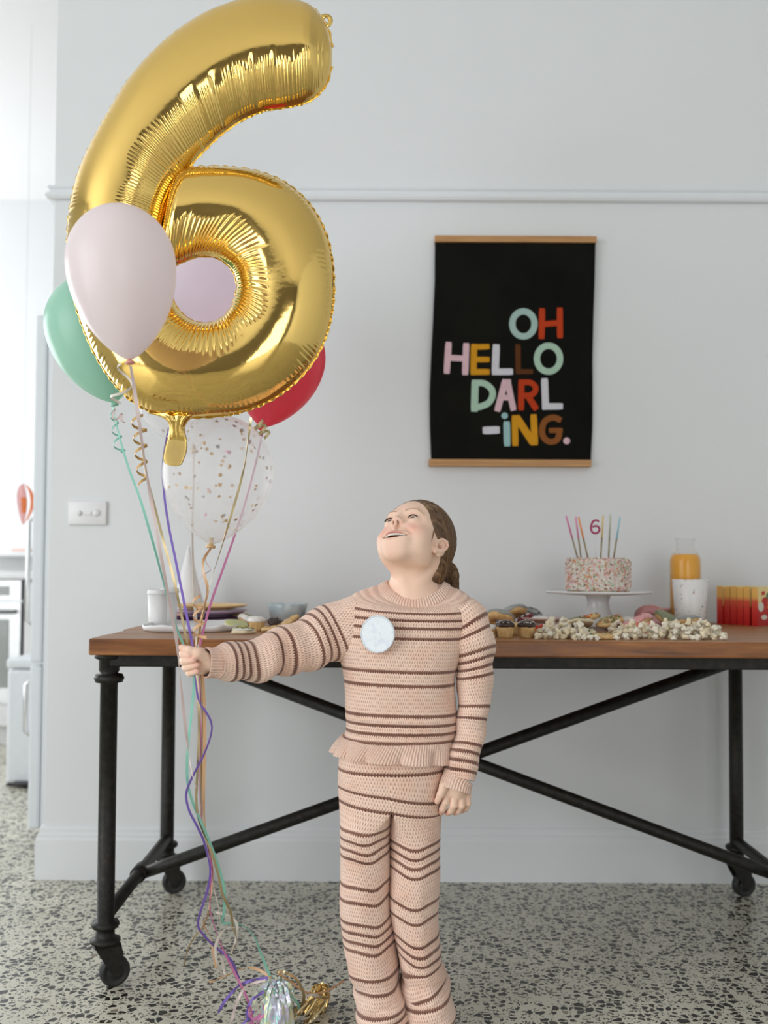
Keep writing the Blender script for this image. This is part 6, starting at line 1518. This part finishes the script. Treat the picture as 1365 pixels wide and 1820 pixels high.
# trousers: waist and two wide legs in one garment
lst_top = [1363, 1398, 1421]
lL = [1362, 1402, 1427, 1464, 1481, 1498, 1513, 1562, 1588, 1625, 1641, 1657, 1672, 1716, 1741]
lR = [1362, 1402, 1427, 1490, 1506, 1522, 1538, 1592, 1617, 1655, 1672, 1688, 1706, 1748]
def leg_wave(side):
    def f(th, y):
        p = y/KG; fr = np.sin(th)     # +1 at the front
        x = np.cos(th)                # +1 at her left / picture right
        g = np.clip((p - 1435)/60, 0, 1); h0 = 1 - np.clip((p - 1435)/25, 0, 1)
        if side < 0: w = (g*(9*np.exp(-((x - .15 - .25*np.sin(p/60))/.38)**2) - 5 - 5*x))
        else: w = (g*(11*np.exp(-((x + .05)/.5)**2) - 6 + 6*x*np.clip((p - 1500)/200, 0, 1)))
        lo_ = np.clip((p - 1690)/25, 0, 1); w = w*(1 - lo_) + lo_*((-5*x + 2*np.sin(3*x)) if side < 0 else -12*x)
        off = -11*np.abs(x) if side < 0 else 16*np.abs(x)**.7
        w = w + off*h0*np.clip((p - 1372)/25, 0, 1)
        return -w*KG*np.clip(fr + .6, 0, 1)
    return f
def fold_leg(side):
    def f(th, y):
        p = y/KG; x = np.cos(th)
        g = np.clip((p - 1440)/120, 0, 1); fr = np.clip(np.sin(th) + .3, 0, 1)
        v = g*fr*(.0020*np.sin(p/21 + 2.4*np.sin(th + .6*side) + side) + .0016*np.sin(p/37 - 2*x)) + .0016*np.sin(2*th + p/60 + side)
        v = v + .0030*np.sin(p/8.5 + 2.2*np.sin(th - .5*side))*np.clip((p - 1690)/40, 0, 1)
        return v + .0035*np.exp(-((x - .1*side)/.25)**2)*fr*g
    return f
M_TL = knit('knit_trouser_leg_a', Yk(*lL)); M_TR = knit('knit_trouser_leg_b', Yk(*lR))
WPX = [1335, 1350, 1380, 1405, 1430, 1460]; WXL = [606, 603, 601, 601, 602, 603]; WXR = [800, 796, 791, 788, 786, 783]; WHD = [.088, .089, .089, .088, .087, .084]
def half_waist(side):
    """above the fork each leg is half of the waist; the halves meet on the centre line"""
    def f(V, th, y):
        for i, yy in enumerate(y):
            py = yy/KG; m = np.clip((py - 1418)/62, 0, 1); m = m*m*(3 - 2*m)
            if m >= 1: continue
            xl, xr, hd = (np.interp(py, WPX, w_) for w_ in (WXL, WXR, WHD)); mid = 695.0
            c = G(mid - side*1.2, py); a = (G(xr, py)[0] - c[0]) if side > 0 else (c[0] - G(xl, py)[0])
            co, si = np.cos(th)*side, np.sin(th); e = 2/2.3
            D = np.zeros((len(th), 3)); D[:, 2] = c[2]
            D[:, 0] = c[0] + side*np.where(co > 0, np.abs(co)**e*a, 0); D[:, 1] = YG - np.sign(si)*np.abs(si)**e*hd
            V[i] = V[i]*m + D*(1 - m)
        return V
    return f
zL = [ring_px(1335, 606, 697, .080), ring_px(1400, 603, 697, .080), ring_px(1450, 603, 697, .080), ring_px(1500, 603, 694, .074), ring_px(1560, 604, 693, .073), ring_px(1620, 606, 696, .073), ring_px(1670, 610, 702, .074), ring_px(1710, 618, 708, .075, 0, -.004), ring_px(1740, 627, 711, .077, 0, -.008), ring_px(1764, 632, 714, .080, 0, -.012, -2), ring_px(1772, 634, 715, .081, 0, -.013, -2)]
zR = [ring_px(1335, 693, 796, .080), ring_px(1400, 691, 789, .080), ring_px(1450, 690, 784, .080), ring_px(1500, 692, 781, .074), ring_px(1560, 692, 780, .073), ring_px(1620, 694, 780, .073), ring_px(1660, 699, 782, .073), ring_px(1700, 707, 786, .073, 0, -.002), ring_px(1728, 713, 791, .074, 0, -.006, -5), ring_px(1752, 717, 796, .078, 0, -.010, -8), ring_px(1760, 718, 797, .079, 0, -.011, -9)]
hemL = [ring_px(1738, 634, 708, .060, 0, -.006), ring_px(1756, 632, 714, .074, 0, -.012, -3), ring_px(1778, 633, 720, .088, 0, -.022, -6), ring_px(1800, 636, 725, .098, 0, -.032, -8), ring_px(1826, 640, 729, .104, 0, -.040, -9), ring_px(1833, 641, 729, .103, 0, -.041, -9)]
hemR = [ring_px(1722, 716, 784, .056, 0, -.002), ring_px(1744, 711, 794, .072, 0, -.006, -8), ring_px(1768, 711, 803, .086, 0, -.012, -11), ring_px(1790, 716, 807, .094, 0, -.018, -10), ring_px(1808, 721, 806, .096, 0, -.021, -8), ring_px(1813, 722, 804, .095, 0, -.021, -8)]
M_HL = knit('knit_hem_a', Yk(1777, 1791, 1804, 1816, 1828)); M_HR = knit('knit_hem_b', Yk(1764, 1800))
loft('trouser_hem', hemL, 170, 90, M_HL, fold=lambda th, y: .003*np.sin(3*th + y*60) + .003*np.sin(y/KG/6 + 2*np.cos(th)))
loft('trouser_hem', hemR, 170, 90, M_HR, fold=lambda th, y: .003*np.sin(3*th + 1 + y*50) + .0025*np.sin(y/KG/7 + 2*np.cos(th)))
loft('trouser_leg', zL, 190, 280, M_TL, wave=leg_wave(-1), fold=fold_leg(-1), shape=half_waist(-1)); loft('trouser_leg', zR, 190, 280, M_TR, wave=leg_wave(1), fold=fold_leg(1), shape=half_waist(1))
# --- badge ---------------------------------------------------------------
bc_ = G(671, 1127, -.0955); bn_ = np.array([-.42, -.90, .06]); bn_ /= np.linalg.norm(bn_)
def badge_mat():
    t = NT('pearly_badge_face'); v = t.obj(); n = t.noise(70, 4, v); t.set(col=t.ramp(n, [(.3, srgb(206, 214, 224)), (.5, srgb(222, 228, 234)), (.7, srgb(214, 222, 226))]), rough=.3); return t.m
V, F = lathe([(0, -.004), (.0355, -.004), (.0372, -.0025), (.0374, .0006), (.0366, .0019), (.0350, .0019), (.0342, .0010), (.0330, .0008), (.018, .0020), (0, .0024)], 64)
bd = add_mesh('badge', place(V, bn_, bc_), F, badge_mat(), girl); bd['label'] = 'round white badge pinned to the sweater'
